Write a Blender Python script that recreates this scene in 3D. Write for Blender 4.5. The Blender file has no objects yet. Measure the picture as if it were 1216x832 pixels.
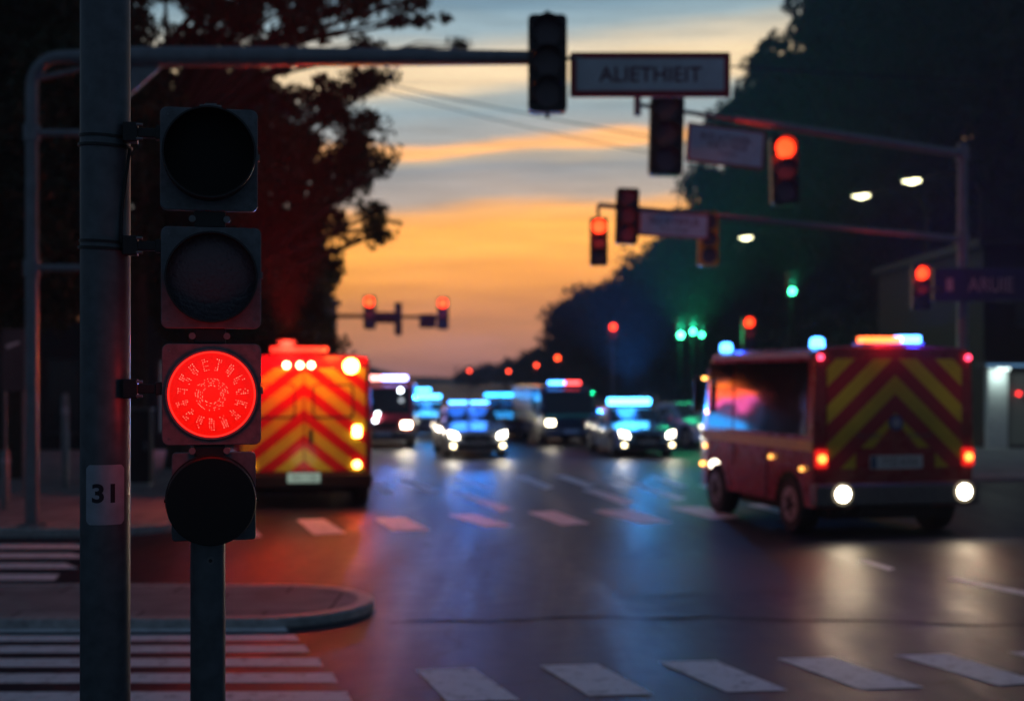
import bpy, bmesh, math, random
import numpy as np
from mathutils import Vector, Matrix
R = math.radians
random.seed(7)
rng = np.random.default_rng(11)
sc = bpy.context.scene
col = sc.collection

# ------------------------------------------------------------------ camera
F, HX, HY, CH = 1600.0, 608.0, 445.0, 2.4        # focal length in photo pixels, principal column, horizon row, eye height
cam_d = bpy.data.cameras.new('camera')
cam = bpy.data.objects.new('camera', cam_d); col.objects.link(cam)
cam.location = (0, 0, CH); cam.rotation_euler = (R(90), 0, 0)
cam_d.sensor_width = 36; cam_d.sensor_fit = 'HORIZONTAL'
cam_d.lens = F / 1216 * 36
cam_d.shift_y = (HY - 416) / 1216
cam_d.clip_end = 3000; cam_d.clip_start = 0.05
cam_d.dof.use_dof = True; cam_d.dof.focus_distance = 4.35; cam_d.dof.aperture_fstop = 1.9
sc.camera = cam
# ------------------------------------------------------------------ render
sc.render.engine = 'CYCLES'
cy = sc.cycles
cy.use_denoising = True
try: cy.denoiser = 'OPENIMAGEDENOISE'
except Exception: pass
cy.max_bounces = 6; cy.diffuse_bounces = 2; cy.glossy_bounces = 4; cy.transmission_bounces = 4
cy.volume_bounces = 0; cy.transparent_max_bounces = 6
cy.sample_clamp_indirect = 3.0; cy.sample_clamp_direct = 0.0
cy.use_adaptive_sampling = True; cy.adaptive_threshold = 0.015
cy.caustics_reflective = False; cy.caustics_refractive = False
vs = sc.view_settings
vs.view_transform = 'Standard'; vs.look = 'None'; vs.gamma = 1; vs.use_curve_mapping = False
vs.exposure = 0.0
# ------------------------------------------------------------------ world
SUN_EL, SUN_AZ = R(2.0), R(3.0)
def srgb(*c):
    return tuple((v / 255 / 12.92) if v / 255 <= 0.04045 else ((v / 255 + 0.055) / 1.055) ** 2.4 for v in c)
world = bpy.data.worlds.new('World'); sc.world = world; world.use_nodes = True
nt = world.node_tree; N = nt.nodes; LK = nt.links
N.clear()
def node(t, **k):
    n = N.new(t)
    for a, b in k.items(): setattr(n, a, b)
    return n
def math_n(op, a, b=None, c=None):
    n = N.new('ShaderNodeMath'); n.operation = op
    for i, v in enumerate((a, b, c)):
        if v is None: continue
        if isinstance(v, (int, float)): n.inputs[i].default_value = v
        else: LK.new(v, n.inputs[i])
    return n.outputs[0]
tc = node('ShaderNodeTexCoord')
sep = node('ShaderNodeSeparateXYZ'); LK.new(tc.outputs['Generated'], sep.inputs[0])
mp = node('ShaderNodeMapping'); mp.inputs['Scale'].default_value = (5.0, 2.0, 42.0); mp.inputs['Rotation'].default_value = (0, R(-2.2), 0)
LK.new(tc.outputs['Generated'], mp.inputs[0])
nz = node('ShaderNodeTexNoise'); nz.inputs['Scale'].default_value = 1.0; nz.inputs['Detail'].default_value = 5; nz.inputs['Roughness'].default_value = 0.55
LK.new(mp.outputs[0], nz.inputs[0])
mp2 = node('ShaderNodeMapping'); mp2.inputs['Scale'].default_value = (3.0, 2.0, 9.0); mp2.inputs['Location'].default_value = (1.3, 0.2, 0.5)
LK.new(tc.outputs['Generated'], mp2.inputs[0])
nz2 = node('ShaderNodeTexNoise'); nz2.inputs['Scale'].default_value = 1.0; nz2.inputs['Detail'].default_value = 3
LK.new(mp2.outputs[0], nz2.inputs[0])
wob = math_n('ADD', math_n('MULTIPLY', math_n('SUBTRACT', nz.outputs[0], 0.5), 0.030), math_n('MULTIPLY', math_n('SUBTRACT', nz2.outputs[0], 0.5), 0.035))
tilt = math_n('MULTIPLY', sep.outputs[0], -0.035)
zz = math_n('ADD', math_n('ADD', sep.outputs[2], wob), tilt)
mr = node('ShaderNodeMapRange'); mr.inputs[1].default_value = -0.02; mr.inputs[2].default_value = 0.40
LK.new(zz, mr.inputs[0])
ramp = node('ShaderNodeValToRGB'); LK.new(mr.outputs[0], ramp.inputs[0])
stops = [(455, (84, 72, 92)), (432, (112, 88, 100)), (405, (150, 106, 100)), (370, (190, 122, 78)), (335, (224, 144, 66)), (300, (246, 166, 72)),
         (272, (242, 160, 70)), (252, (216, 154, 92)), (236, (150, 140, 132)), (205, (118, 128, 134)), (190, (150, 142, 128)), (182, (232, 168, 104)),
         (172, (226, 164, 104)), (164, (140, 142, 140)), (135, (118, 140, 148)), (112, (140, 150, 148)), (95, (205, 182, 146)), (68, (214, 190, 152)),
         (45, (170, 165, 150)), (22, (124, 146, 154)), (-10, (96, 126, 142)), (-50, (70, 98, 122)), (-110, (52, 74, 104)), (-190, (38, 57, 84))]
els = ramp.color_ramp.elements
for i, (py, c) in enumerate(stops):
    z = math.sin(math.atan((HY - py) / F)); pos = (z + 0.02) / 0.42
    e = els[i] if i < 2 else els.new(pos)
    e.position = pos; e.color = (*srgb(*c), 1)
# brightness by azimuth: the afterglow is ahead, the sky behind the photographer is deep blue
az = node('ShaderNodeMapRange'); az.interpolation_type = 'SMOOTHSTEP'
az.inputs[1].default_value = 0.72; az.inputs[2].default_value = 0.90
LK.new(sep.outputs[1], az.inputs[0])
front = node('ShaderNodeMix', data_type='RGBA')
LK.new(az.outputs[0], front.inputs[0]); front.inputs[6].default_value = (0.021, 0.037, 0.060, 1); LK.new(ramp.outputs[0], front.inputs[7])
sky = node('ShaderNodeTexSky', sky_type='NISHITA'); sky.sun_disc = False; sky.sun_elevation = SUN_EL; sky.sun_rotation = SUN_AZ
b1 = node('ShaderNodeBackground'); b1.inputs[1].default_value = 1.62
mp3 = node('ShaderNodeMapping'); mp3.inputs['Scale'].default_value = (9.0, 3.0, 120.0); mp3.inputs['Rotation'].default_value = (0, R(-1.2), 0); LK.new(tc.outputs['Generated'], mp3.inputs[0])
nz3 = node('ShaderNodeTexNoise'); nz3.inputs['Scale'].default_value = 1.0; nz3.inputs['Detail'].default_value = 6; nz3.inputs['Roughness'].default_value = 0.62; LK.new(mp3.outputs[0], nz3.inputs[0])
m3 = node('ShaderNodeMapRange'); m3.inputs[1].default_value = 0.3; m3.inputs[2].default_value = 0.7; m3.inputs[3].default_value = 0.80; m3.inputs[4].default_value = 1.16; LK.new(nz3.outputs[0], m3.inputs[0])
ml3 = node('ShaderNodeMix', data_type='RGBA', blend_type='MULTIPLY'); ml3.inputs[0].default_value = 1; LK.new(front.outputs[2], ml3.inputs[6]); LK.new(m3.outputs[0], ml3.inputs[7]); LK.new(ml3.outputs[2], b1.inputs[0])
b2 = node('ShaderNodeBackground'); b2.inputs[1].default_value = 0.008; LK.new(sky.outputs[0], b2.inputs[0])
ad = node('ShaderNodeAddShader'); LK.new(b1.outputs[0], ad.inputs[0]); LK.new(b2.outputs[0], ad.inputs[1])
wo = node('ShaderNodeOutputWorld'); LK.new(ad.outputs[0], wo.inputs[0])
# ------------------------------------------------------------------ sun (already low behind the end of the street)
sd = bpy.data.lights.new('sun', 'SUN'); sd.energy = 0.02; sd.angle = R(6); sd.color = (1.0, 0.62, 0.34)
sun = bpy.data.objects.new('sun', sd); col.objects.link(sun)
sdir = Vector((math.sin(SUN_AZ) * math.cos(SUN_EL), math.cos(SUN_AZ) * math.cos(SUN_EL), math.sin(SUN_EL)))
sun.rotation_euler = sdir.to_track_quat('Z', 'Y').to_euler()

# ================================================================== helpers
def P(px, py, D): return Vector(((px - HX) / F * D, D, CH - (py - HY) / F * D))
def G(px, py, z=0.0):
    D = (CH - z) * F / (py - HY); return Vector(((px - HX) / F * D, D, z))

def mat(name, c, rough=0.6, metal=0.0, var=0.12, bump=0.0, scale=8.0, coat=0.0, spec=0.5, detail=4):
    m = bpy.data.materials.new(name); m.use_nodes = True
    t = m.node_tree; b = t.nodes['Principled BSDF']
    b.inputs['Roughness'].default_value = rough; b.inputs['Metallic'].default_value = metal
    b.inputs['Coat Weight'].default_value = coat; b.inputs['Specular IOR Level'].default_value = spec
    b.inputs['Coat Roughness'].default_value = 0.06
    co = t.nodes.new('ShaderNodeTexCoord'); n = t.nodes.new('ShaderNodeTexNoise')
    n.inputs['Scale'].default_value = scale; n.inputs['Detail'].default_value = detail
    t.links.new(co.outputs['Object'], n.inputs[0])
    rp = t.nodes.new('ShaderNodeValToRGB')
    rp.color_ramp.elements[0].position = 0.3; rp.color_ramp.elements[1].position = 0.7
    rp.color_ramp.elements[0].color = (*[v * (1 - var) for v in c], 1); rp.color_ramp.elements[1].color = (*[min(1, v * (1 + var)) for v in c], 1)
    t.links.new(n.outputs[0], rp.inputs[0]); t.links.new(rp.outputs[0], b.inputs['Base Color'])
    r2 = t.nodes.new('ShaderNodeMapRange'); r2.inputs[3].default_value = max(0.02, rough - 0.08); r2.inputs[4].default_value = min(1, rough + 0.08)
    t.links.new(n.outputs[0], r2.inputs[0]); t.links.new(r2.outputs[0], b.inputs['Roughness'])
    if bump:
        bp = t.nodes.new('ShaderNodeBump'); bp.inputs['Strength'].default_value = bump; bp.inputs['Distance'].default_value = 0.01
        t.links.new(n.outputs[0], bp.inputs['Height']); t.links.new(bp.outputs[0], b.inputs['Normal'])
    return m
def emis(name, c, s, base=(0.1, 0.1, 0.1)):
    m = bpy.data.materials.new(name); m.use_nodes = True
    b = m.node_tree.nodes['Principled BSDF']
    b.inputs['Base Color'].default_value = (*base, 1); b.inputs['Roughness'].default_value = 0.3
    b.inputs['Emission Color'].default_value = (*c, 1); b.inputs['Emission Strength'].default_value = s
    return m
_ec = {}
def E(c, s):
    k = (tuple(c), s)
    if k not in _ec: _ec[k] = emis('emissive_glow', c, s)
    return _ec[k]

class MB:
    def __init__(s): s.v = []; s.f = []; s.sm = []
    def add(s, vs, fs, smooth=False):
        o = len(s.v); s.v += [tuple(v) for v in vs]
        for f in fs: s.f.append(tuple(i + o for i in f)); s.sm.append(smooth)
        return s
    def box(s, x0, x1, y0, y1, z0, z1):
        return s.add([(x0, y0, z0), (x1, y0, z0), (x1, y1, z0), (x0, y1, z0), (x0, y0, z1), (x1, y0, z1), (x1, y1, z1), (x0, y1, z1)],
                     [(0, 3, 2, 1), (4, 5, 6, 7), (0, 1, 5, 4), (1, 2, 6, 5), (2, 3, 7, 6), (3, 0, 4, 7)])
    def tube(s, pts, r, n=16, caps=True):
        pts = [Vector(p) for p in pts]; rs = r if isinstance(r, (list, tuple)) else [r] * len(pts)
        rings = []; up = None
        for i, p in enumerate(pts):
            d = (pts[min(i + 1, len(pts) - 1)] - pts[max(i - 1, 0)]).normalized()
            if up is None: up = Vector((0, 0, 1)) if abs(d.z) < 0.9 else Vector((1, 0, 0))
            a = d.cross(up).normalized(); b = a.cross(d).normalized(); up = b
            rings.append([p + (a * math.cos(2 * math.pi * k / n) + b * math.sin(2 * math.pi * k / n)) * rs[i] for k in range(n)])
        vs = [v for q in rings for v in q]; fs = []
        for i in range(len(pts) - 1):
            for k in range(n):
                fs.append((i * n + k, i * n + (k + 1) % n, (i + 1) * n + (k + 1) % n, (i + 1) * n + k))
        s.add(vs, fs, True)
        if caps:
            s.add(rings[0], [tuple(range(n - 1, -1, -1))]); s.add(rings[-1], [tuple(range(n))])
        return s
    def ring(s, c, ax, r0, r1, d, n=40):   # a short pipe with wall thickness: centre of the back face, axis, inner and outer radius, length
        c = Vector(c); ax = Vector(ax).normalized(); u = ax.cross(Vector((0, 0, 1)) if abs(ax.z) < .9 else Vector((1, 0, 0))).normalized(); w = ax.cross(u)
        def circ(r, t): return [c + ax * t + (u * math.cos(2 * math.pi * k / n) + w * math.sin(2 * math.pi * k / n)) * r for k in range(n)]
        vs = circ(r1, 0) + circ(r1, d) + circ(r0, d) + circ(r0, 0); fs = []
        for j in range(4):
            for k in range(n):
                fs.append((j * n + k, j * n + (k + 1) % n, ((j + 1) % 4) * n + (k + 1) % n, ((j + 1) % 4) * n + k))
        return s.add(vs, fs, False)
    def disc(s, c, ax, r, n=32, d=0.0):
        c = Vector(c); ax = Vector(ax).normalized()
        return s.tube([c, c + ax * max(d, 0.002)], r, n)
    def build(s, name, m, parent=None, bevel=0, loc=None, sub=0, smooth=False):
        me = bpy.data.meshes.new(name); me.from_pydata(s.v, [], s.f)
        for p, q in zip(me.polygons, s.sm): p.use_smooth = q or smooth
        bm = bmesh.new(); bm.from_mesh(me); bmesh.ops.recalc_face_normals(bm, faces=bm.faces); bm.to_mesh(me); bm.free()
        return link(name, me, m, parent, bevel, loc)
def link(name, me, m, parent=None, bevel=0, loc=None):
    o = bpy.data.objects.new(name, me); col.objects.link(o)
    if m and not me.materials: me.materials.append(m)
    if parent: o.parent = parent
    if loc: o.location = loc
    if bevel:
        b = o.modifiers.new('bevel', 'BEVEL'); b.width = bevel; b.segments = 3; b.limit_method = 'ANGLE'; b.angle_limit = R(40)
        b.harden_normals = False
    return o
def tag(o, label=None, cat=None, group=None, kind=None):
    if label: o['label'] = label
    if cat: o['category'] = cat
    if group: o['group'] = group
    if kind: o['kind'] = kind
    return o
def thing(name, label, cat, loc=(0, 0, 0), rz=0, group=None):
    o = bpy.data.objects.new(name, None); col.objects.link(o); o.location = loc; o.rotation_euler = (0, 0, rz)
    o.empty_display_size = 0.3
    return tag(o, label, cat, group)
def lamp(loc, c, w, parent=None, r=0.06, spot=None, aim=None):
    d = bpy.data.lights.new('lamp_light', 'SPOT' if spot else 'POINT'); d.color = c; d.energy = w; d.shadow_soft_size = r
    o = bpy.data.objects.new('lamp_light', d); col.objects.link(o); o.location = loc
    if spot:
        d.spot_size = R(spot); d.spot_blend = 0.6
        o.rotation_euler = (-Vector(aim)).to_track_quat('Z', 'Y').to_euler()
    if parent: o.parent = parent
    return o
def halo_beacon(loc, c, w, parent, r=.1, near=.06, ang=140, aim=(0, -.1, 1)):
    """a roof beacon: a strong spot added for its halo in the haze, a little spills all round"""
    lamp(loc, c, w * near, parent, r); o = lamp(loc, c, w * 4, parent, r, ang, aim); o.data.spot_blend = 1.0; return o  # the strong spot is added only to make the halo
def text(body, width, height, m, parent, loc, name='lettering', extr=0.003, rot=(R(90), 0, 0), bold=0.0):
    cu = bpy.data.curves.new('t', 'FONT'); cu.body = body; cu.size = 1; cu.extrude = 0; cu.align_x = 'CENTER'; cu.align_y = 'CENTER'; cu.offset = bold
    o = bpy.data.objects.new('t', cu); col.objects.link(o)
    bpy.context.view_layer.update()
    me = bpy.data.meshes.new_from_object(o.evaluated_get(bpy.context.evaluated_depsgraph_get()))
    bpy.data.objects.remove(o); bpy.data.curves.remove(cu)
    n = len(me.vertices); a = np.empty(n * 3, dtype=np.float32); me.vertices.foreach_get('co', a); a = a.reshape(-1, 3)
    mn, mx = a.min(0), a.max(0); a[:, 0] = (a[:, 0] - (mn[0] + mx[0]) / 2) * width / (mx[0] - mn[0]); a[:, 1] = (a[:, 1] - (mn[1] + mx[1]) / 2) * height / (mx[1] - mn[1])
    me.vertices.foreach_set('co', a.ravel()); me.update()
    me.materials.clear()
    t = link(name, me, m, parent); t.location = loc; t.rotation_euler = rot
    return t

# ================================================================== materials
M = {}
M['galv'] = mat('galvanised_steel', (0.20, 0.215, 0.23), 0.42, 0.35, 0.18, 0.08, 14)
M['mast'] = mat('painted_mast', (0.20, 0.22, 0.25), 0.38, 0.3, 0.15, 0.03, 6)
M['pole'] = mat('painted_pole', (0.125, 0.145, 0.165), 0.40, 0.25, 0.2, 0.10, 22)
M['black'] = mat('black_plastic', (0.012, 0.012, 0.014), 0.42, 0, 0.3, 0.05, 30)
M['matt_black'] = mat('matt_black', (0.006, 0.006, 0.007), 0.8, 0, 0.3, 0, 10)
M['housing'] = mat('signal_housing', (0.15, 0.165, 0.19), 0.42, 0, 0.25, 0.08, 40)
M['lens_dark'] = mat('dark_lens', (0.10, 0.085, 0.105), 0.3, 0, 0.15, 0.4, 90)
M['amber_box'] = mat('yellow_housing', (0.75, 0.38, 0.02), 0.5, 0, 0.2, 0, 5)
M['rubber'] = mat('tyre_rubber', (0.015, 0.015, 0.016), 0.8, 0, 0.3, 0.1, 20)
M['rim'] = mat('wheel_rim', (0.30, 0.30, 0.31), 0.35, 0.8, 0.1)
M['under'] = mat('underbody', (0.012, 0.012, 0.012), 0.9)
M['glass'] = mat('car_glass', (0.008, 0.010, 0.013), 0.06, 0, 0.1, 0.0, 3, coat=0.6)
M['red'] = mat('red_paint', (0.30, 0.004, 0.018), 0.28, 0, 0.12, 0.02, 3, coat=0.7)
M['redvan'] = mat('red_van_paint', (0.45, 0.03, 0.05), 0.3, 0, 0.12, 0.0, 3, coat=0.6)
M['yellow'] = mat('yellow_band', (0.62, 0.46, 0.03), 0.4, 0, 0.12)
M['white'] = mat('white_paint', (0.62, 0.63, 0.65), 0.3, 0, 0.06, 0, 3, coat=0.5)
M['silver'] = mat('silver_paint', (0.36, 0.38, 0.42), 0.28, 0.4, 0.06, 0, 3, coat=0.6)
M['blue'] = mat('blue_paint', (0.03, 0.09, 0.18), 0.28, 0.1, 0.08, 0, 3, coat=0.6)
M['navy'] = mat('navy_paint', (0.015, 0.02, 0.06), 0.3, 0, 0.1, 0, 3, coat=0.6)
M['green'] = mat('green_band', (0.04, 0.28, 0.14), 0.4)
M['cream'] = mat('cream_paint', (0.85, 0.66, 0.46), 0.35, 0, 0.1, 0, 3, coat=0.4)
M['bumper'] = mat('grey_bumper', (0.10, 0.10, 0.105), 0.5, 0, 0.2, 0.05, 12)
M['plate'] = mat('licence_plate', (0.55, 0.56, 0.55), 0.4, 0, 0.05)
M['ink'] = mat('dark_ink', (0.02, 0.02, 0.03), 0.6)
M['sign_white'] = mat('sign_face', (0.62, 0.66, 0.72), 0.5, 0, 0.10, 0, 3)
M['sign_red'] = mat('sign_border', (0.42, 0.015, 0.03), 0.5, 0, 0.12, 0, 3)
M['sign_text'] = mat('sign_letters', (0.16, 0.03, 0.06), 0.6)
M['sign_blue'] = mat('blue_sign_face', (0.02, 0.03, 0.10), 0.5)
M['sign_pale'] = mat('pale_letters', (0.35, 0.36, 0.42), 0.5)
M['bark'] = mat('bark', (0.05, 0.038, 0.028), 0.9, 0, 0.35, 0.8, 9)
M['wire'] = mat('cable_sheath', (0.02, 0.02, 0.022), 0.6)
M['kerb'] = mat('kerb_stone', (0.40, 0.39, 0.39), 0.6, 0, 0.3, 0.5, 12)
M['sticker'] = mat('pole_sticker', (0.42, 0.46, 0.54), 0.55, 0, 0.12, 0.1, 25)

# foliage
def leaf_mat(name, c):
    m = mat(name, c, 0.6, 0, 0.45, 0, 0.6)
    t = m.node_tree; b = t.nodes['Principled BSDF']; out = [n for n in t.nodes if n.type == 'OUTPUT_MATERIAL'][0]
    tr = t.nodes.new('ShaderNodeBsdfTranslucent'); tr.inputs[0].default_value = (c[0] * 1.3, c[1] * 1.3, c[2] * 0.6, 1)
    mx = t.nodes.new('ShaderNodeMixShader'); mx.inputs[0].default_value = 0.25
    t.links.new(b.outputs[0], mx.inputs[1]); t.links.new(tr.outputs[0], mx.inputs[2]); t.links.new(mx.outputs[0], out.inputs[0])
    return m
M['leaf'] = leaf_mat('leaf_green', (0.030, 0.045, 0.016))
M['leaf2'] = leaf_mat('leaf_blue_green', (0.035, 0.055, 0.04))

# asphalt
def asphalt():
    m = bpy.data.materials.new('asphalt'); m.use_nodes = True; t = m.node_tree; b = t.nodes['Principled BSDF']; L = t.links
    co = t.nodes.new('ShaderNodeTexCoord')
    def nz(s, d=4, r=0.5, dist=0.0):
        n = t.nodes.new('ShaderNodeTexNoise'); n.inputs['Scale'].default_value = s; n.inputs['Detail'].default_value = d; n.inputs['Roughness'].default_value = r
        n.inputs['Distortion'].default_value = dist
        L.new(co.outputs['Object'], n.inputs[0]); return n.outputs[0]
    mid, fine = nz(3.0, 5, 0.6), nz(70, 3, 0.7)
    ma = t.nodes.new('ShaderNodeMapping'); ma.inputs['Scale'].default_value = (1.5, .16, 1); L.new(co.outputs['Object'], ma.inputs[0])
    bg = t.nodes.new('ShaderNodeTexNoise'); bg.inputs['Scale'].default_value = .7; bg.inputs['Detail'].default_value = 6; bg.inputs['Roughness'].default_value = .65; bg.inputs['Distortion'].default_value = .5
    L.new(ma.outputs[0], bg.inputs[0]); big = bg.outputs[0]
    rp = t.nodes.new('ShaderNodeValToRGB'); e = rp.color_ramp.elements
    e[0].position = 0.32; e[0].color = (0.010, 0.013, 0.021, 1); e[1].position = 0.68; e[1].color = (0.028, 0.034, 0.050, 1)
    mx = t.nodes.new('ShaderNodeMath'); mx.operation = 'ADD'; mlt = t.nodes.new('ShaderNodeMath'); mlt.operation = 'MULTIPLY'; mlt.inputs[1].default_value = 0.3
    s1 = t.nodes.new('ShaderNodeMath'); s1.operation = 'MULTIPLY'; s1.inputs[1].default_value = 0.7
    L.new(big, s1.inputs[0]); L.new(mid, mlt.inputs[0]); L.new(s1.outputs[0], mx.inputs[0]); L.new(mlt.outputs[0], mx.inputs[1])
    L.new(mx.outputs[0], rp.inputs[0])
    # thin irregular sealed cracks
    vo = t.nodes.new('ShaderNodeTexVoronoi'); vo.feature = 'DISTANCE_TO_EDGE'; vo.inputs['Scale'].default_value = 0.16; vo.inputs['Randomness'].default_value = 1
    wv = t.nodes.new('ShaderNodeVectorMath'); wv.operation = 'ADD'
    nc = t.nodes.new('ShaderNodeTexNoise'); nc.inputs['Scale'].default_value = 1.2; nc.inputs['Detail'].default_value = 4; L.new(co.outputs['Object'], nc.inputs[0])
    L.new(co.outputs['Object'], wv.inputs[0]); L.new(nc.outputs['Color'], wv.inputs[1]); L.new(wv.outputs[0], vo.inputs['Vector'])
    lt = t.nodes.new('ShaderNodeMath'); lt.operation = 'LESS_THAN'; lt.inputs[1].default_value = 0.0045; L.new(vo.outputs['Distance'], lt.inputs[0])
    cm = t.nodes.new('ShaderNodeMix'); cm.data_type = 'RGBA'; L.new(lt.outputs[0], cm.inputs[0]); L.new(rp.outputs[0], cm.inputs[6]); cm.inputs[7].default_value = (0.012, 0.012, 0.013, 1)
    L.new(cm.outputs[2], b.inputs['Base Color'])
    rr = t.nodes.new('ShaderNodeMapRange'); rr.inputs[1].default_value = 0.3; rr.inputs[2].default_value = 0.7; rr.inputs[3].default_value = 0.36; rr.inputs[4].default_value = 0.62
    L.new(mx.outputs[0], rr.inputs[0]); L.new(rr.outputs[0], b.inputs['Roughness'])
    b.inputs['Specular IOR Level'].default_value = 0.12
    bp = t.nodes.new('ShaderNodeBump'); bp.inputs['Strength'].default_value = 0.55; bp.inputs['Distance'].default_value = 0.006
    a2 = t.nodes.new('ShaderNodeMath'); a2.operation = 'ADD'; L.new(fine, a2.inputs[0]); L.new(mid, a2.inputs[1]); L.new(a2.outputs[0], bp.inputs['Height'])
    L.new(bp.outputs[0], b.inputs['Normal'])
    return m
M['asphalt'] = asphalt()
def paint():
    m = mat('road_paint', (0.50, 0.50, 0.50), 0.58, 0, 0.1, 0.25, 60, spec=.35); t = m.node_tree; b = t.nodes['Principled BSDF']
    co = t.nodes.new('ShaderNodeTexCoord'); n = t.nodes.new('ShaderNodeTexNoise'); n.inputs['Scale'].default_value = 7; n.inputs['Detail'].default_value = 8; n.inputs['Roughness'].default_value = 0.75
    t.links.new(co.outputs['Object'], n.inputs[0]); rp = t.nodes.new('ShaderNodeValToRGB'); e = rp.color_ramp.elements
    e[0].position = 0.36; e[0].color = (0.30, 0.30, 0.31, 1); e[1].position = 0.47; e[1].color = (0.88, 0.88, 0.92, 1)
    t.links.new(n.outputs[0], rp.inputs[0]); t.links.new(rp.outputs[0], b.inputs['Base Color'])
    return m
M['paint'] = paint()
def paving():
    m = mat('paving', (0.17, 0.16, 0.16), 0.75, 0, 0.2, 0.2, 6); t = m.node_tree; b = t.nodes['Principled BSDF']; b.inputs['Specular IOR Level'].default_value = .2
    co = t.nodes.new('ShaderNodeTexCoord'); br = t.nodes.new('ShaderNodeTexBrick'); br.inputs['Scale'].default_value = 1.0
    br.inputs['Brick Width'].default_value = 1.2; br.inputs['Row Height'].default_value = 1.1; br.inputs['Mortar Size'].default_value = 0.012
    br.inputs['Color1'].default_value = (0.34, 0.33, 0.34, 1); br.inputs['Color2'].default_value = (0.44, 0.43, 0.44, 1); br.inputs['Mortar'].default_value = (0.03, 0.03, 0.03, 1)
    t.links.new(co.outputs['Object'], br.inputs[0])
    n = t.nodes.new('ShaderNodeTexNoise'); n.inputs['Scale'].default_value = 2.5; n.inputs['Detail'].default_value = 6; t.links.new(co.outputs['Object'], n.inputs[0])
    mx = t.nodes.new('ShaderNodeMix'); mx.data_type = 'RGBA'; mx.blend_type = 'MULTIPLY'; mx.inputs[0].default_value = 0.7
    t.links.new(br.outputs[0], mx.inputs[6]); t.links.new(n.outputs[0], mx.inputs[7]); t.links.new(mx.outputs[2], b.inputs['Base Color'])
    return m
M['paving'] = paving()
def chevron(name, z0, period, slope, red, yel):
    m = mat(name, red, 0.34, 0, 0.1, 0, 4, coat=0.3); t = m.node_tree; b = t.nodes['Principled BSDF']; L = t.links
    co = t.nodes.new('ShaderNodeTexCoord'); s = t.nodes.new('ShaderNodeSeparateXYZ'); L.new(co.outputs['Object'], s.inputs[0])
    def mth(op, a, bb):
        n = t.nodes.new('ShaderNodeMath'); n.operation = op
        for i, v in enumerate((a, bb)):
            if v is None: continue
            if isinstance(v, (int, float)): n.inputs[i].default_value = v
            else: L.new(v, n.inputs[i])
        return n.outputs[0]
    v = mth('ADD', s.outputs[2], mth('MULTIPLY', mth('ABSOLUTE', s.outputs[0], None), slope))
    fr = mth('FRACT', mth('DIVIDE', mth('SUBTRACT', z0, v), period), None)
    isy = mth('LESS_THAN', fr, 0.5)
    mx = t.nodes.new('ShaderNodeMix'); mx.data_type = 'RGBA'; L.new(isy, mx.inputs[0]); mx.inputs[6].default_value = (*red, 1); mx.inputs[7].default_value = (*yel, 1)
    n = t.nodes.new('ShaderNodeTexNoise'); n.inputs['Scale'].default_value = 3; n.inputs['Detail'].default_value = 6; L.new(co.outputs['Object'], n.inputs[0])
    mr_ = t.nodes.new('ShaderNodeMapRange'); mr_.inputs[3].default_value = 0.7; mr_.inputs[4].default_value = 1.15; L.new(n.outputs[0], mr_.inputs[0])
    m2 = t.nodes.new('ShaderNodeMix'); m2.data_type = 'RGBA'; m2.blend_type = 'MULTIPLY'; m2.inputs[0].default_value = 1; L.new(mx.outputs[2], m2.inputs[6]); L.new(mr_.outputs[0], m2.inputs[7])
    L.new(m2.outputs[2], b.inputs['Base Color'])
    return m

# ================================================================== the setting
def struct(o): return tag(o, kind='structure')
g = MB(); g.add([(-290, -20, 0), (290, -20, 0), (290, 510, 0), (-290, 510, 0)], [(0, 1, 2, 3)])
struct(g.build('road', M['asphalt']))

def slab(name, outline, z1, m, kw=0.16, mk=None):
    """raised pavement: outline counter-clockwise; a kerb of width kw round it, 3 mm proud of the paving"""
    n = len(outline); O = [Vector((x, y)) for x, y in outline]; I = []
    for i in range(n):
        a, b, c = O[i - 1], O[i], O[(i + 1) % n]
        d1 = (b - a).normalized(); d2 = (c - b).normalized(); nn = Vector((-(d1.y + d2.y), d1.x + d2.x)).normalized()
        k = max(0.5, nn.dot(Vector((-d1.y, d1.x)))); I.append(b + nn * kw / k)
    p = MB(); p.add([(v.x, v.y, z1) for v in I] , [tuple(range(n))]); struct(p.build(name, m))
    k = MB(); zt = z1 + 0.004
    vs = [(v.x, v.y, -0.02) for v in O] + [(v.x, v.y, zt - 0.02) for v in O] + [(v.x + (w.x - v.x) * .12, v.y + (w.y - v.y) * .12, zt) for v, w in zip(O, I)] + [(v.x, v.y, zt) for v in I] + [(v.x, v.y, z1 - 0.05) for v in I]
    fs = [(r * n + i, r * n + (i + 1) % n, (r + 1) * n + (i + 1) % n, (r + 1) * n + i) for r in range(4) for i in range(n)]
    k.add(vs, fs, False); struct(k.build('kerb', M['kerb']))
# traffic island at the left with a rounded nose
isl = [(-14, 12.72)] + [(-3.4, 12.74)]
for k in range(25):
    a = -math.pi / 2 + math.pi * k / 24
    isl.append((-2.55 + 1.13 * math.cos(a), 13.82 + 1.07 * math.sin(a) ))
isl += [(-4.0, 14.92), (-14, 15.0)]
isl[1] = (-3.6, 12.72)
slab('traffic_island', isl, 0.09, M['paving'])
# far left pavement
c = []
for k in range(13):
    a = -math.pi / 2 + (math.pi / 2) * k / 12
    c.append((-6.6 + 1.5 * math.cos(a), 21.4 + 1.5 * math.sin(a)))
slab('pavement', [(-60, 19.9)] + c + [(-5.6, 60), (-8.5, 140), (-60, 140)], 0.13, M['paving'])
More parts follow.
